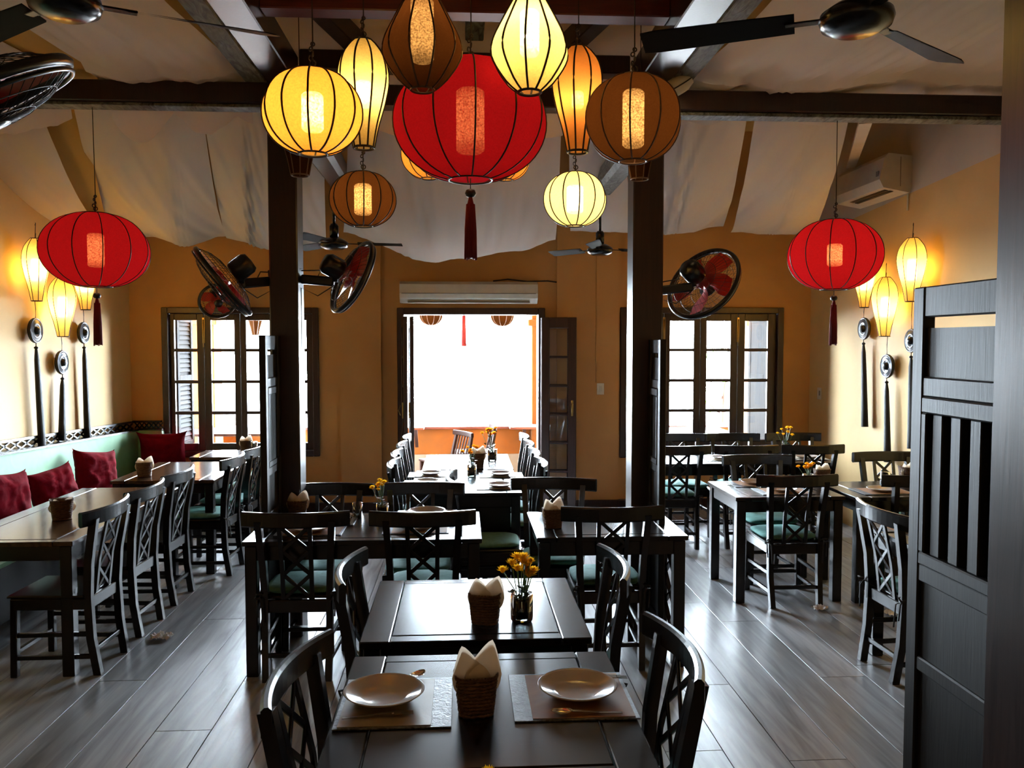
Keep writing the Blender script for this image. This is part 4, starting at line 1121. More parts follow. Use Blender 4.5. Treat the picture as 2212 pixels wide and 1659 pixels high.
# ================================================================== CEILING FANS
def ceiling_fan(label, hub, top, R, yaw, blen=.60, hubr=.11, group='black three-bladed ceiling fans'):
    r = thing('ceiling_fan', label, 'ceiling fan', tuple(hub), yaw, group)
    MB().lathe([(.001, -.042), (hubr * .6, -.040), (hubr * .93, -.022), (hubr, 0), (hubr * .96, .018), (hubr * .6, .045), (hubr * .36, .052), (.001, .052)], 36).build('motor_housing', 'blackmetal', r)
    MB().lathe([(.001, .05), (.034, .05), (.036, .14), (.024, .16), (.001, .16)], 20).build('canopy', 'blackmetal', r)
    MB().tube([(0, 0, .15), (0, 0, top - hub[2])], .011, 10).build('rod', 'blackmetal', r)
    MB().lathe([(.055, top - hub[2] - .05), (.05, top - hub[2] - .01), (.02, top - hub[2])], 16).build('ceiling_cup', 'blackmetal', r)
    for k in range(3):
        a = 2 * PI * k / 3; m = Matrix.Rotation(a, 4, 'Z')
        br = MB(); br.box(hubr * .8, hubr + .10, -.018, .018, .004, .010, .002, m); ob = br.build('blade_iron', 'blackmetal', r)
        def fn(u, v):
            x = hubr + .07 + (blen - .07) * u; w_ = .040 + .018 * u
            y = (v - .5) * 2 * w_ * (1 if u < .97 else .8); z = .012 + (v - .5) * .03
            return m @ Vector((x, y, z))
        bl = MB(); bl.grid(fn, 10, 4); bl.grid(lambda u, v: fn(u, v) - Vector((0, 0, .004)), 10, 4)
        bl.build('blade', 'blademat', r)
    return r
h_ = at(1850, 42, Y=2.52); ceiling_fan('black ceiling fan hub close above, at the upper right', (h_.x, h_.y, h_.z), ZC, .6, math.radians(156), .55)
h_ = at(140, 8, Y=2.75); ceiling_fan('black ceiling fan hub close above, at the upper left', (h_.x, h_.y, h_.z), ZC, .6, math.radians(24), .55)
h_ = at(722, 528, Y=6.6); ceiling_fan('black ceiling fan far back on the left, in front of the doorway', (h_.x, h_.y, h_.z), h_.z + .62, .5, math.radians(10), .42)
h_ = at(1296, 541, Y=6.9); ceiling_fan('black ceiling fan far back on the right, beside the right post', (h_.x, h_.y, h_.z), h_.z + .60, .5, math.radians(14), .42)

# ================================================================== AIR CONDITIONERS
a = at(863, 654, Y=YW - .20); b_ = at(1162, 608, Y=YW - .20)
r = thing('air_conditioner', 'long off-white air conditioner mounted over the doorway', 'air conditioner', ((a.x + b_.x) / 2, YW, a.z))
wd = (b_.x - a.x) / 2; ht = b_.z - a.z
mb = MB()
pr_ = [(-.001, 0), (-.001, ht), (-.14, ht), (-.19, ht - .03), (-.205, ht * .45), (-.19, .05), (-.13, 0)]
vs = [(s * wd, y, z) for s in (-1, 1) for y, z in pr_]; n = len(pr_)
fs = [tuple(range(n)), tuple(reversed(range(n, 2 * n)))] + [(i, i + n, (i + 1) % n + n, (i + 1) % n) for i in range(n)]
mb.add(vs, fs).build('casing', 'white', r)
MB().box(-wd + .02, wd - .02, -.2085, -.203, ht * .42, ht * .45).build('front_seam', 'greyplastic', r)
MB().box(-wd + .08, wd - .08, -.175, -.14, .004, .012, 0).build('louvre', 'greyplastic', r)
MB().tube([(wd - .45, -.06, ht + .012), (wd - .3, -.07, ht + .03), (wd - .1, -.05, ht + .01), (wd + .12, -.004, ht + .02), (wd + .28, -.004, ht + .0)], .008, 6).build('refrigerant_pipe', 'cord', r)
# the one on the right wall
p1 = at(1970, 395, X=XR); yN_, = (p1.y,)
zb_ = at(1945, 410, X=XR - .1).z
r = thing('air_conditioner', 'white split air conditioner high on the right wall', 'air conditioner', (XR, yN_ + .42, zb_))
L = .42; H_ = .30
pr_ = [(-.001, .02), (-.001, H_ - .02), (-.20, H_), (-.235, H_ - .035), (-.275, .085), (-.24, .02), (-.02, -.02)]
vs = [(x, s * L, z) for s in (-1, 1) for x, z in pr_]; n = len(pr_)
MB().add(vs, [tuple(reversed(range(n))), tuple(range(n, 2 * n))] + [((i + 1) % n, (i + 1) % n + n, i + n, i) for i in range(n)]).build('casing', 'white', r)
def under(t, e=.003):   # along the sloping underside
    return (-.24 + .22 * t - e * .2, .02 - .04 * t - e)
for t0, t1 in ((.16, .30), (.36, .50)):
    x0_, z0_ = under(t0); x1_, z1_ = under(t1)
    MB().add([(x0_, -L + .05, z0_), (x1_, -L + .05, z1_), (x1_, L - .18, z1_), (x0_, L - .18, z0_), (x0_, -L + .05, z0_ - .003), (x1_, -L + .05, z1_ - .003), (x1_, L - .18, z1_ - .003), (x0_, L - .18, z0_ - .003)],
             [(0, 1, 2, 3), (7, 6, 5, 4), (0, 4, 5, 1), (1, 5, 6, 2), (2, 6, 7, 3), (3, 7, 4, 0)]).build('louvre_slot', 'black', r)
MB().box(-.268, -.262, -L + .03, -L + .075, .11, .16).build('display', 'greyplastic', r)
MB().box(-.10, -.096, -L - .003, -L, .03, H_ - .03).build('side_seam', 'greyplastic', r)
MB().tube([(-.01, -L + .04, -.0), (-.01, -L + .04, -.16)], .008, 6).build('drain_pipe', 'white', r)
# white lamp at the head of the right post
P = at(1462, 185, Y=4.75)
r = thing('spot_lamp', 'small white adjustable lamp clamped at the right end of the plate', 'lamp', tuple(P))
m_ = axes_from((.5, .2, -.8))
MB().lathe([(.001, -.05), (.075, -.045), (.095, -.015), (.09, .03), (.05, .05)], 24, mat=m_).build('lamp_head', 'white', r)
MB().lathe([(.001, .036), (.06, .037), (.001, .040)], 20, mat=m_).build('lens', 'bulb', r)
MB().torus(.094, .004, (0, 0, 0), m_, 28, 5).build('wire_guard', 'black', r)
MB().tube([m_ @ Vector((0, 0, -.045)), Vector((-.05, .08, .10))], .012, 8).build('bracket', 'white', r)
# ================================================================== SWITCHES
def switch(label, px, py, plane, **k):
    P = at(px, py, **k); r = thing('wall_switch', label, 'switch', tuple(P))
    if plane == 'y':
        MB().box(-.038, .038, -.009, .0, -.06, .06, .003).build('plate', 'chalk', r); MB().box(-.014, .014, -.014, -.009, -.03, .03, .002).build('rocker', 'white', r)
    else:
        s = -1 if P.x > 0 else 1
        MB().box(0, s * .009, -.045, .045, -.06, .06, .003).build('plate', 'chalk', r); MB().box(s * .009, s * .014, -.03, -.0, -.02, .03, .002).build('rocker', 'greyplastic', r)
    return r
switch('cream switch plate on the ochre pier right of the doorway', 1297, 840, 'y', Y=YW - .035)
switch('cream switch plate on the right wall below the red tassel', 1771, 850, 'x', X=XR)
switch('cream switch plate in the left corner above the bench', 290, 848, 'x', X=XL)
px_ = at(1288, 700, Y=YW - .035).x
MB().tube([(px_, YW - .038, 3.0), (px_, YW - .038, at(1288, 826, Y=YW).z)], .006, 6).build('cable_conduit', 'wall')
tag(bpy.data.objects['cable_conduit'], 'thin painted cable conduit running down to the pier switch', 'conduit')
# ================================================================== THINGS ON THE TABLES
def basket_mesh(w, d, h, taper=.8):
    """woven rows, rounded-square plan"""
    mb = MB(); rows_ = 11; seg = 40
    for j in range(rows_):
        t = (j + .5) / rows_; s = taper + (1 - taper) * t; z = h * t
        path = []
        vs = []; fs = []
        sub = 5
        for i in range(seg):
            a = 2 * PI * i / seg; ca, sa = math.cos(a), math.sin(a)
            rx = math.copysign(abs(ca) ** .55, ca) * w / 2 * s; ry = math.copysign(abs(sa) ** .55, sa) * d / 2 * s
            wv = .0022 * math.sin(a * seg / 2 / 1.0 + PI * j) 
            wv = .0022 * (1 if (i + j) % 2 else -1)
            L = math.hypot(rx, ry); ox, oy = rx / L, ry / L
            for k in range(sub):
                b = 2 * PI * k / sub; rr = h / rows_ * .55
                vs.append((rx + ox * (wv + rr * .6 * math.cos(b)), ry + oy * (wv + rr * .6 * math.cos(b)), z + rr * math.sin(b)))
        for i in range(seg):
            for k in range(sub):
                fs.append((i * sub + k, ((i + 1) % seg) * sub + k, ((i + 1) % seg) * sub + (k + 1) % sub, i * sub + (k + 1) % sub))
        mb.add(vs, fs, True)
    return mb
BK = basket_mesh(.105, .085, .105).mesh('woven_wall', M['wicker'])
BB = MB().box(-.038, .038, -.03, .03, .002, .007).mesh('bottom', M['wicker'])
BR = basket_mesh(.112, .092, .008, 1.0).mesh('rim', M['wicker'])
def napkin_mesh(seed, h=.085):
    """two or three folded napkins standing as pointed, half open cones"""
    mb = MB(); rnd = random.Random(seed)
    for k, (ox, oy, tilt, rot, hh) in enumerate(((-.010, 0, -.20, .1, h * .85), (.010, .006, .27, -.2, h * .98), (.0, -.012, .05, .4, h * .5))):
        m = Matrix.Translation((ox, oy, .015)) @ Matrix.Rotation(tilt, 4, 'Y') @ Matrix.Rotation(rot, 4, 'Z')
        def fn(u, v, side):
            a = (u - .5) * 2
            w_ = .020 + .022 * min(1, v * 1.5) ; x = a * w_
            top = 1 - .45 * abs(a) ** 1.35
            z = (hh + .045) * v * top
            y = side * (.016 * (1 - a * a) * (1 - .2 * v)) + .006 * math.sin(a * 3 + k + seed)
            return m @ Vector((x, y, z))
        mb.grid(lambda u, v: fn(u, v, 1), 10, 8); mb.grid(lambda u, v: fn(u, v, -1), 10, 8)
    return mb
NP = [napkin_mesh(s_).mesh('paper', M['napkin']) for s_ in (1, 5)]
def basket(label, nlabel, p, rz=0.0, s=1.0, ns=1.0, var=0):
    r = thing('napkin_basket', label, 'basket', (p[0], p[1], p[2] + .001), rz, 'woven napkin baskets'); r.scale = (s, s, s)
    inst('woven_wall', BK, r); inst('bottom', BB, r); inst('rim', BR, r, (0, 0, .102))
    n = bpy.data.objects.new('napkins', NP[var]); COL.objects.link(n); n.location = (p[0], p[1], p[2] + .012 * s); n.rotation_euler = (0, 0, rz); n.scale = (s, s, s * ns)
    tag(n, nlabel, 'napkins', 'folded paper napkins in the baskets')
    return r
TT = TZ + .001
def on(px, py, z=TT): return tuple(at(px, py, Z=z))
basket('rope-woven basket between the two plates on the nearest table', 'cream napkins folded upright between the two nearest plates', on(1028, 1540), .1, 1.06, 1.25, 0)
basket('woven basket beside the flower tumbler on the second table', 'cream napkins folded upright beside the flower tumbler', on(1048, 1345), -.25, 1.05, 1.1, 1)
basket('woven basket on the right-of-centre table', 'napkins pointing up from the basket on the right-of-centre table', on(1194, 1140), .2, 1.0, 1.15, 0)
basket('woven basket on the long bench table at the left', 'flat-topped napkins in the basket on the long bench table', on(134, 1122), .5, 1.1, .75, 1)
basket('woven basket on the second bench table', 'crumpled napkins in the basket on the second bench table', on(312, 1030), .3, 1.05, 1.0, 0)
basket('small basket on the table under the left window', 'napkins catching the light under the left window', on(531, 975), .3, .95, 1.1, 1)
basket('dark basket between the flower vases on the doorway tables', 'napkins between the flower vases on the doorway tables', on(1031, 1010), .1, 1.1, 1.1, 0)
basket('basket behind the chair rail on the wide table', 'pointed napkins showing above the chair rail at the left', on(643, 1120), .1, 1.0, 1.1, 1)
basket('basket at the far side of the square table on the right', 'napkins beside orange flowers on the square table at right', on(1775, 1045), .2, 1.0, 1.0, 0)
basket('basket beside the upturned glass near the right wall', 'fanned napkins beside the upturned glass near the right wall', on(1962, 1046), .4, 1.2, .9, 1)
# --- plates
PLm = MB().lathe([(.001, .006), (.062, .006), (.074, .010), (.108, .022), (.117, .026), (.119, .0245), (.110, .018), (.076, .004), (.066, .0), (.001, .0)], 56).mesh('dish', M['plate'])
def plate(label, p, s=1.0, group='white china plates'):
    r = bpy.data.objects.new('plate', PLm); COL.objects.link(r); r.location = p; r.scale = (s, s, s)
    return tag(r, label, 'plate', group)
# --- placemats
def placemat(label, cx_, cy_, w, d, z=TT + .0005, mt='mat', rz=0., pale=False, group='rectangular placemats'):
    r = thing('placemat', label, 'placemat', (cx_, cy_, z), rz, group)
    MB().box(-w / 2, w / 2, -d / 2, d / 2, 0, .004, .001).build('border', 'matedge', r)
    s0, s1 = (.012, .055) if pale else (.05, .012)
    MB().box(-w / 2 + s0, w / 2 - s1, -d / 2 + .010, d / 2 - .010, .0042, .0055, .0005).build('field', mt, r)
    return z + .0056
def mat_px(label, quad, **k):
    """quad: left-near, right-near, left-far pixels on the table plane"""
    a, b, c = (at(q[0], q[1], Z=TT) for q in quad)
    return placemat(label, (a.x + b.x) / 2 + (c.x - a.x) * 0.0, (a.y + c.y) / 2, b.x - a.x, c.y - a.y, **k)
def cutlery(nm, label, p, rz, kind, z, group='steel forks and spoons'):
    r = thing(nm, label, nm, (p[0], p[1], z), rz, group)
    MB().sweep([(-.095, 0, .003), (-.03, 0, .004), (.02, 0, .008), (.045, 0, .009)], [(-.005, -.0012), (.005, -.0012), (.005, .0012), (-.005, .0012)], up=(0, 0, 1)).build('handle', 'steel', r)
    if kind == 'spoon':
        def fn(u, v):
            a, b = 2 * u - 1, 2 * v - 1
            w_ = .019 * math.sqrt(max(0, 1 - b * b)); return (.072 + b * .03, a * w_, .004 + .007 * (a * a + b * b) * .6)
        MB().grid(fn, 8, 10).build('bowl', 'steel', r)
    else:
        MB().box(.04, .065, -.011, .011, .006, .008).build('head', 'steel', r)
        for k in range(4): MB().bar((.064, -.009 + .006 * k, .007), (.098, -.009 + .006 * k, .004), .003, .0018).build('tine', 'steel', r)
    return r
# nearest table
z1_ = mat_px('pale worn placemat under the left plate on the nearest table', ((716, 1580), (975, 1575), (750, 1471)), mt='matpale', pale=True)
z2_ = mat_px('tan placemat with mottled border under the right plate on the nearest table', ((1112, 1562), (1385, 1556), (1112, 1460)))
def on_pl(px, py, z): return tuple(at(px, py, Z=z))
plate('white plate on the left placemat of the nearest table', on_pl(830, 1506, z1_), .98)
plate('white plate on the right placemat of the nearest table', on_pl(1247, 1494, z2_), .98)
cutlery('fork', 'fork lying in front of the left plate on the nearest table', at(815, 1548, Z=z1_), .12, 'fork', z1_)
cutlery('spoon', 'spoon lying in front of the right plate on the nearest table', at(1270, 1542, Z=z2_), PI - .05, 'spoon', z2_)
cutlery('spoon', 'spoon half hidden behind the left plate on the nearest table', at(868, 1478, Z=z1_), .9, 'spoon', z1_)
cutlery('fork', 'fork half hidden behind the right plate on the nearest table', at(1285, 1466, Z=z2_), -.06, 'fork', z2_)
# wide table
for lab, px, py in (('white plate seen through the back of the left cushioned chair', 672, 1147), ('white plate seen through the back of the right cushioned chair', 900, 1143), ('white plate on the far side of the wide table beside the yellow flowers', 922, 1112)):
    w_ = at(px, py, Z=TT); zz = placemat('tan placemat under the ' + lab.replace(' cushioned chair', ' chair').replace('on the far side of the wide table ', ''), w_.x, w_.y, .36, .24); plate(lab, (w_.x, w_.y, zz), .95)
w_ = at(745, 1128, Z=TT); zz = placemat('narrow bare placemat with cutlery on the wide table', w_.x, w_.y + .02, .12, .22, mt='matpale')
cutlery('fork', 'fork on the wide table showing between the two cushioned chairs', (w_.x - .02, w_.y + .02), PI / 2 + .1, 'fork', zz); cutlery('spoon', 'spoon on the wide table showing between the two cushioned chairs', (w_.x + .03, w_.y + .02), PI / 2, 'spoon', zz)
# drinking glasses
GL = MB().lathe([(.001, .004), (.026, .004), (.030, .10), (.033, .10), (.029, .0), (.001, .0)], 24).mesh('tumbler', M['tumbler'])
def glass(label, p, s=1.0, up=False):
    r = bpy.data.objects.new('drinking_glass', GL); COL.objects.link(r); r.location = p; r.scale = (s, s, s)
    if up: r.rotation_euler = (PI, 0, 0); r.location.z += .10 * s
    return tag(r, label, 'glass', 'clear drinking glasses')
glass('clear glass right of the left cushioned chair on the wide table', on(772, 1118), .9)
glass('upturned clear glass on the table near the right wall', on(1912, 1052), 1.1, True)
glass('clear glass beside the napkins under the left window', on(549, 976), .95)
# dark place settings on the doorway tables
for lab, px, py in (('first dark place setting on the left of the doorway table', 922, 1044), ('second dark place setting on the left of the doorway table', 930, 1026), ('nearest dark place setting on the right of the doorway table', 1080, 1052), ('second dark place setting on the right of the doorway table', 1082, 1027)):
    w_ = at(px, py, Z=TT); zz = placemat('dark-edged placemat holding the ' + lab, w_.x, w_.y, .34, .24, mt='matpale'); plate(lab + ', one shallow plate', (w_.x, w_.y, zz), .8)
# right tables
for lab, px, py in (('plate on the square right table behind the chair back', 1690, 1062), ('plate at the far place of the square right table', 1630, 1046), ('plate on the upturned-glass table near the wall', 1905, 1062), ('plate on the table hidden by the tall screen', 1958, 1138)):
    w_ = at(px, py, Z=TT); zz = placemat('tan placemat with the ' + lab, w_.x, w_.y, .36, .25); plate(lab, (w_.x, w_.y, zz), .85)
w_ = at(1612, 1048, Z=TT); 
cutlery('fork', 'fork at the left edge of the square right table', (w_.x - .08, w_.y - .02), -.8, 'fork', TT); cutlery('spoon', 'spoon at the left edge of the square right table', (w_.x - .02, w_.y - .08), -.8, 'spoon', TT)
for lab, px, py in (('white plate left of the tumbler on the right window table', 1560, 993), ('white plate right of the tumbler on the right window table', 1742, 993)):
    w_ = at(px, 985, Y=7.15); zz = placemat('placemat with the ' + lab, w_.x, 7.15, .34, .24, mt='matpale'); plate(lab, (w_.x, 7.15, zz), .85)
# --- flower tumblers
VG = MB().lathe([(.001, .003), (.030, .003), (.0335, .012), (.034, .092), (.0365, .092), (.036, .008), (.031, .0), (.001, .0)], 28).mesh('glass_body', M['tumbler'])
VW = MB().lathe([(.001, .012), (.030, .013), (.0325, .02), (.033, .072), (.001, .072)], 28).mesh('water', M['water'])
def bloom_mesh(mt, seed):
    mb = MB(); rnd = random.Random(seed)
    for ring, (n_, rr, el) in enumerate(((14, .021, .15), (12, .019, .55), (9, .015, .95), (6, .010, 1.3))):
        for k in range(n_):
            a = 2 * PI * k / n_ + ring * .4 + rnd.uniform(-.1, .1); e = el + rnd.uniform(-.12, .12)
            d = Vector((math.cos(a) * math.cos(e), math.sin(a) * math.cos(e), math.sin(e))); s_ = Vector((-math.sin(a), math.cos(a), 0)) * .0034
            b = d * .003; m_ = d * rr * .65 + Vector((0, 0, .0015)); t_ = d * rr + Vector((0, 0, .004))
            mb.add([b, m_ - s_, t_, m_ + s_], [(0, 1, 2, 3)])
    mb.lathe([(.001, -.006), (.006, -.003), (.008, .002), (.001, .006)], 10)
    return mb.mesh('bloom', M[mt])
BLM = {('petal', s_): bloom_mesh('petal', s_) for s_ in (1, 2)}; BLM.update({('petalorange', s_): bloom_mesh('petalorange', s_) for s_ in (1, 2)})
def vase(label, flabel, p, h=.15, n=9, mt='petal', s=1.0, seed=1, spread=.045, vs=1.0):
    r = thing('flower_tumbler', label, 'vase', (p[0], p[1], p[2] + .001), 0, 'small glass flower tumblers'); r.scale = (vs, vs, vs)
    inst('glass_body', VG, r); inst('water', VW, r)
    f = thing('chrysanthemum_bunch', flabel, 'flowers', (p[0], p[1], p[2] + .014), 0, 'chrysanthemums standing in the tumblers'); f.scale = (s, s, s)
    rnd = random.Random(seed)
    st = MB(); lf = MB()
    for k in range(n):
        a = rnd.uniform(0, 2 * PI); q = rnd.uniform(.2, 1) * spread; hh = h * rnd.uniform(.78, 1.08) if k else h
        if k == n - 1: q = spread * 1.5; a = PI; hh = h * .85
        T = Vector((q * math.cos(a) * 1.25, q * math.sin(a), hh)); B = Vector((rnd.uniform(-.012, .012), rnd.uniform(-.012, .012), .0))
        st.tube([B, (B + T) / 2 + Vector((T.x * -.1, T.y * -.1, .01)), T], .0016, 5)
        inst('bloom', BLM[(mt, 1 + k % 2)], f, T, (rnd.uniform(-.3, .3), rnd.uniform(-.3, .3), a), (1, 1, 1) if k % 3 else (.8, .8, .8))
        for j in range(4):
            w_ = rnd.uniform(.35, .75); c = B.lerp(T, w_); aa = rnd.uniform(0, 2 * PI); d = Vector((math.cos(aa), math.sin(aa), rnd.uniform(-.2, .6))) * .024; sd = Vector((-math.sin(aa), math.cos(aa), 0)) * .008
            if w_ < .6: lf.add([c, c + d * .5 - sd, c + d, c + d * .5 + sd], [(0, 1, 2, 3)])
    tag(st.build('stem', 'stem', f), kind='stuff'); tag(lf.build('foliage', 'leafdark', f), kind='stuff')
    return r
vase('glass tumbler of dark water on the second table', 'yellow chrysanthemums right of the basket on the second table', on(1127, 1342), .165, 15, 'petal', 1.25, 3, .030, 1.15)
vase('tumbler at the bottom picture edge on the nearest table', 'yellow bloom just showing at the bottom picture edge', on(1062, 1800), .085, 7, 'petal', 1.1, 5, .03)
vase('tumbler behind the chair rails on the wide table', 'yellow flowers between the two far chairs of the wide table', on(826, 1122), .20, 8, 'petal', 1.0, 8, .03)
vase('teal-tinted tumbler on the near doorway table', 'orange-yellow flowers on the near doorway table', on(1019, 1030), .19, 8, 'petalorange', 1.1, 11, .035)
vase('teal-tinted tumbler on the far doorway table', 'orange-yellow flowers on the far doorway table', on(1063, 997), .21, 10, 'petalorange', 1.3, 14, .035, 1.15)
vase('tumbler on the right window table', 'yellow flowers before the right wall on the window table', (at(1698, 990, Y=7.2).x, 7.2, TT), .22, 7, 'petal', 1.1, 17, .04)
vase('tumbler behind the chair rail on the square right table', 'orange flowers low behind the chair rail at right', on(1745, 1052), .14, 7, 'petalorange', 1.1, 20, .035)
# --- litter on the floor
def litter(label, px, py, s, seed):
    P = at(px, py, Z=0)
    def fn(u, v):
        a, b = (u - .5) * 2, (v - .5) * 2
        n1 = noise.noise(Vector((a * 2.3 + seed, b * 2.3, seed))); n2 = abs(noise.noise(Vector((a * 4, b * 4 + seed, 1.7))))
        return (a * s * (1 + .3 * n1), b * s * .7 * (1 + .3 * n2), .002 + s * .9 * max(0, .12 + n2 + .3 * n1) * (1 - .5 * (a * a + b * b) / 2) )
    o = MB().grid(fn, 12, 12, False).build('crumpled_tissue', 'tissue', None, (P.x, P.y, .001))
    return tag(o, label, 'tissue', 'crumpled tissues on the floor')
litter('crumpled white tissue on the planks in the left aisle', 348, 1380, .058, 1.2)
litter('crumpled tissue at the foot of the cushioned chair on the right', 1770, 1317, .048, 4.2)
litter('white tissue on the floor under the side-on chair', 1935, 1330, .062, 8.1)

# ================================================================== OUTSIDE THE OPENINGS
YO = YW + WT
tag(MB().box(-9, 9, YO, 11.2, -.16, -.06).build('balcony_floor', 'tileout'), kind='structure')
PY = 10.6
pz = at(1030, 926, Y=PY).z
tag(MB().box(-9, 9, PY, PY + .18, -.06, pz).build('balcony_parapet', 'ochreout'), kind='structure')
tag(MB().box(-9, 9, PY - .06, PY + .24, pz, pz + .035, .006).build('parapet_coping', 'rooftile'), kind='structure')
tag(MB().box(-9, 9, PY - .02, PY, -.06, .32, .0).build('parapet_skirting', 'tileout'), kind='structure')
tag(MB().box(-5, 5, YO, 10.95, 2.87, 2.97).build('balcony_roof', 'white'), kind='structure')
for x_ in (-4.75, 4.75): tag(MB().box(x_ - .1, x_ + .1, YO, 10.9, -.06, 2.87).build('sky_blocking_end_wall', 'ochreout'), kind='structure')  # unseen walls, added to keep sideways sky light off the columns
def column(label, x, y, w=.32):
    r = thing('balcony_column', label, 'column', (x, y, -.06), 0, 'ochre balcony columns')
    MB().box(-w / 2, w / 2, -w / 2, w / 2, 0, 2.93, .01).build('shaft', 'ochreout', r)
    MB().box(-w / 2 - .05, w / 2 + .05, -w / 2 - .05, w / 2 + .05, 2.02, 2.10, .01).build('capital', 'ochreout', r)
    MB().box(-w / 2 - .04, w / 2 + .04, -w / 2 - .04, w / 2 + .04, 0, .14, .01).build('plinth', 'ochreout', r)
x_ = at(1144, 800, Y=PY - .1).x; column('ochre balcony column at the right side of the doorway view', x_ + .18, PY - .02)
x_ = at(404, 800, Y=10.2).x; column('ochre balcony column filling the first panes of the left window', x_ + .20, 10.2, .34)
x_ = at(1640, 800, Y=10.4).x; column('ochre balcony column behind the rightmost panes of the right window', x_ - .02, 10.4, .34)
# shutters folded open outside
def shutter(label, x, rz):
    r = thing('louvred_shutter', label, 'shutter', (x, YO, WL[2] + .05), rz, 'dark louvred shutters outside the windows')
    H2 = WL[3] - WL[2] - .12; w_ = .38
    MB().box(.05, w_ - .05, .028, .032, .07, H2 - .07).build('backing', 'shutter', r)
    for a, b in ((0, .05), (w_ - .05, w_)): MB().box(a, b, 0, .035, 0, H2, .003).build('stile', 'shutter', r)
    for a in (0, H2 - .07, H2 * .5): MB().box(.05, w_ - .05, 0, .035, a, a + .07, .003).build('rail', 'shutter', r)
    n_ = 26; me = MB().box(.05, w_ - .05, -.018, .018, -.003, .003, 0).mesh('louvre', M['shutter'])
    for k in range(n_):
        z = .09 + (H2 - .18) * k / (n_ - 1)
        if abs(z - H2 * .5 - .035) < .05: continue
        inst('louvre', me, r, (0, .018, z), (math.radians(72), 0, 0))
shutter('dark louvred shutter standing open outside the right window', WR[1] - .06, math.radians(100))
shutter('dark louvred shutter standing open outside the left window', WL[0] + .07, math.radians(84))
# bar ledges on the parapet at both sides of the doorway
for lab, a_, b_ in (('white bar ledge on the parapet right of the doorway view', 1100, 1165), ('white bar ledge on the parapet left of the doorway view', 880, 917)):
    x0_ = at(a_, 930, Y=PY - .35).x; x1_ = at(b_, 930, Y=PY - .35).x; zz = at(1100, 927, Y=PY - .5).z
    r = thing('bar_ledge', lab, 'ledge', ((x0_ + x1_) / 2, PY - .35, 0)); MB().box(-(x1_ - x0_) / 2, (x1_ - x0_) / 2, -.2, .36, zz, zz + .03, .004).build('board', 'rooftile', r)
    MB().bar((0, .2, zz - .25), (0, -.05, zz), .04, .03).build('bracket', 'frame', r)
# terrace tables and chairs seen through the side windows
for lab, px, dx in (('terrace table with pale top outside the left window', 500, .5), ('terrace table outside the right window', 1480, .5)):
    P = at(px, 930, Y=9.6); r = thing('terrace_table', lab, 'table', (P.x, 9.6, -.06)); zt_ = P.z + .06
    MB().box(-dx, dx, -.35, .35, zt_ - .03, zt_, .004).build('tabletop', 'frame', r)
    for s in (-1, 1):
        for t_ in (-1, 1): MB().box(s * (dx - .06) - .025, s * (dx - .06) + .025, t_ * .3 - .025, t_ * .3 + .025, 0, zt_ - .03).build('leg', 'frame', r)
P = at(485, 880, Y=12.5)
r = thing('condenser_unit', 'grey outdoor condenser box seen through the left window', 'machine', (P.x, 12.5, P.z - .25))
MB().box(-.35, .35, -.15, .15, 0, .48, .01).build('casing', 'greyplastic', r); MB().torus(.17, .01, (-.08, -.155, .24), Matrix.Rotation(PI / 2, 3, 'X'), 24, 5).build('fan_guard', 'black', r)
MB().box(-.4, .4, -.2, .2, -.9, 0, .01).build('plinth', 'ochreout', r)
# houses across the street
def house(label, x0, x1, y, z1, mt):
    r = thing('street_house', label, 'building', ((x0 + x1) / 2, y, -4)); w_ = (x1 - x0) / 2
    MB().box(-w_, w_, 0, 3, 0, z1 + 4).build('wall', mt, r)
    MB().box(-w_ - .2, w_ + .2, -.2, 3.2, z1 + 4, z1 + 4.18, .02).build('coping', 'white', r)
    for k in range(int(w_ * 2 / 1.6)):
        xx = -w_ + .8 + 1.6 * k
        f = MB().box(xx - .35, xx + .35, -.03, .0, 1.4, 2.9, .01).build('window', 'shutter', r); MB().box(xx - .3, xx + .3, -.04, -.03, 1.45, 2.85).build('pane', 'glass', f)
zh = at(1040, 905, Y=20).z
house('low ochre house across the street beyond the parapet', -1.0, 2.6, 20, zh, 'ochrefar')
house('pale house across the street left of the ochre one', -9, -1.6, 21, zh + .05, 'white')
tag(MB().box(-40, 40, 11.2, 60, -4.1, -4.0).build('street_ground', 'tileout'), kind='structure')
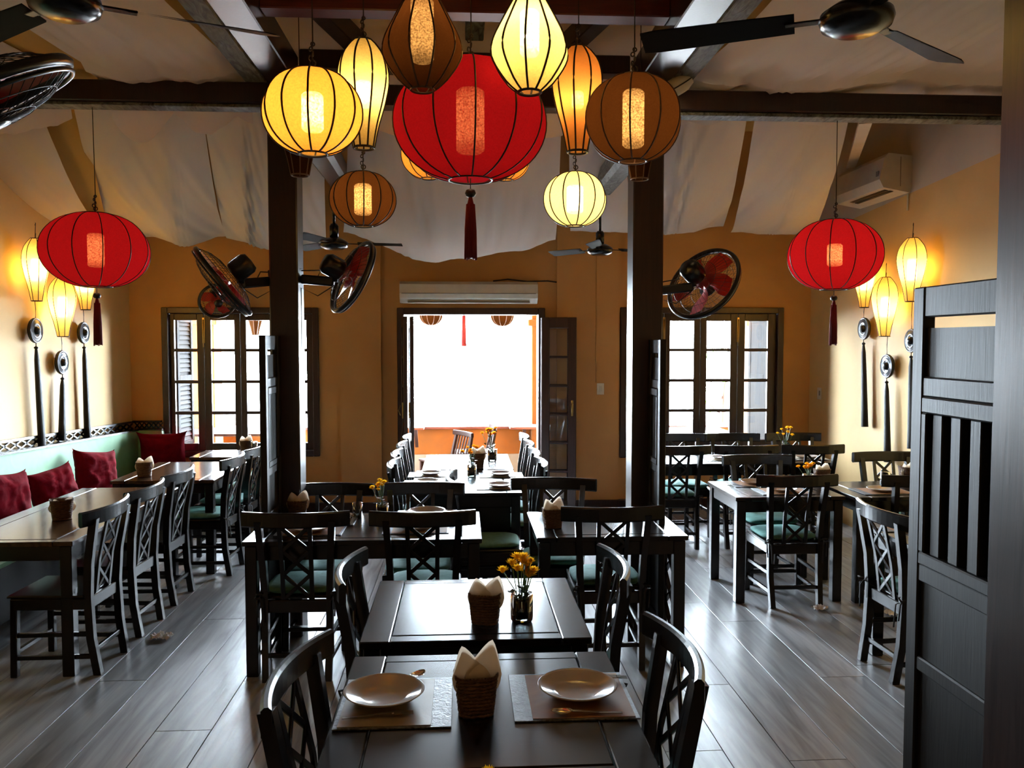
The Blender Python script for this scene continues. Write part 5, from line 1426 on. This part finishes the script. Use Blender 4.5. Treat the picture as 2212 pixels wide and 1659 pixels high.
# leafy branch outside the right window
P = at(1550, 800, Y=12.2)
r = thing('leafy_tree', 'sunlit leafy branches outside the right window', 'tree', (P.x, 12.2, -4.0))
tr = MB(); tr.tube([(0, 0, 0), (.05, 0, 3), (.1, 0, 5.0), (.3, .1, 6.4)], [.09, .07, .05, .01], 8)
for k in range(9):
    z = 4.4 + .25 * k; a = k * 2.1; tr.tube([(.08, 0, z), (.3 * math.cos(a), .3 * math.sin(a), z + .25), (.55 * math.cos(a), .55 * math.sin(a), z + .3)], [.02, .012, .004], 6)
tr.build('branches', 'frame', r)
lf = MB(); rnd = random.Random(4)
for k in range(420):
    a = rnd.uniform(0, 2 * PI); q = rnd.uniform(.15, .62); z = rnd.uniform(4.5, 6.9); c = Vector((q * math.cos(a), q * math.sin(a), z)); d = Vector((rnd.uniform(-1, 1), rnd.uniform(-1, 1), rnd.uniform(-1, .3))).normalized() * .09; s = d.cross(Vector((0, 0, 1))).normalized() * .03
    lf.add([c, c + d * .5 - s, c + d, c + d * .5 + s], [(0, 1, 2, 3)])
tag(lf.build('foliage', 'leaf', r), kind='stuff')
# balcony lanterns hanging from a beam
bz = 2.75
tag(MB().box(-4.2, 4.2, 9.72, 9.84, bz, bz + .12, .006).build('balcony_beam', 'frame'), kind='structure')
BG = 'unlit lanterns out on the balcony'
for lab, cx_, cy_, w_, h_, sh in (('orange unlit lantern showing at the top left of the doorway', 931, 678, 50, 50, 'shade_out'), ('pale ribbed unlit lantern at the top right of the doorway', 1085, 680, 50, 50, 'shade_out')):
    P = at(cx_, cy_, Y=9.78); s = depth(P) / F_PX
    lantern('balcony_lantern', lab, tuple(P), prof_globe(w_ * s / 2, h_ * s * .95), 10, sh, power=0, group=BG, cord_top=bz, rib='ribbrown', knot=False)
P = at(1002, 640, Y=9.78); s = depth(P) / F_PX
lantern('balcony_lantern', 'unlit red balcony lantern whose tassel hangs into the doorway view', tuple(P), prof_globe(.2, .26), 10, 'shade_red', power=0, group=BG, cord_top=bz, knot=False, tassel=('tasselred', .42, .024))
P = at(551, 690, Y=9.78)
lantern('balcony_lantern', 'brown unlit lantern beyond the left window', tuple(P), prof_pts(TALL, .09, .36), 8, 'shade_out', power=0, group=BG, cord_top=bz, rib='ribbrown', knot=False)
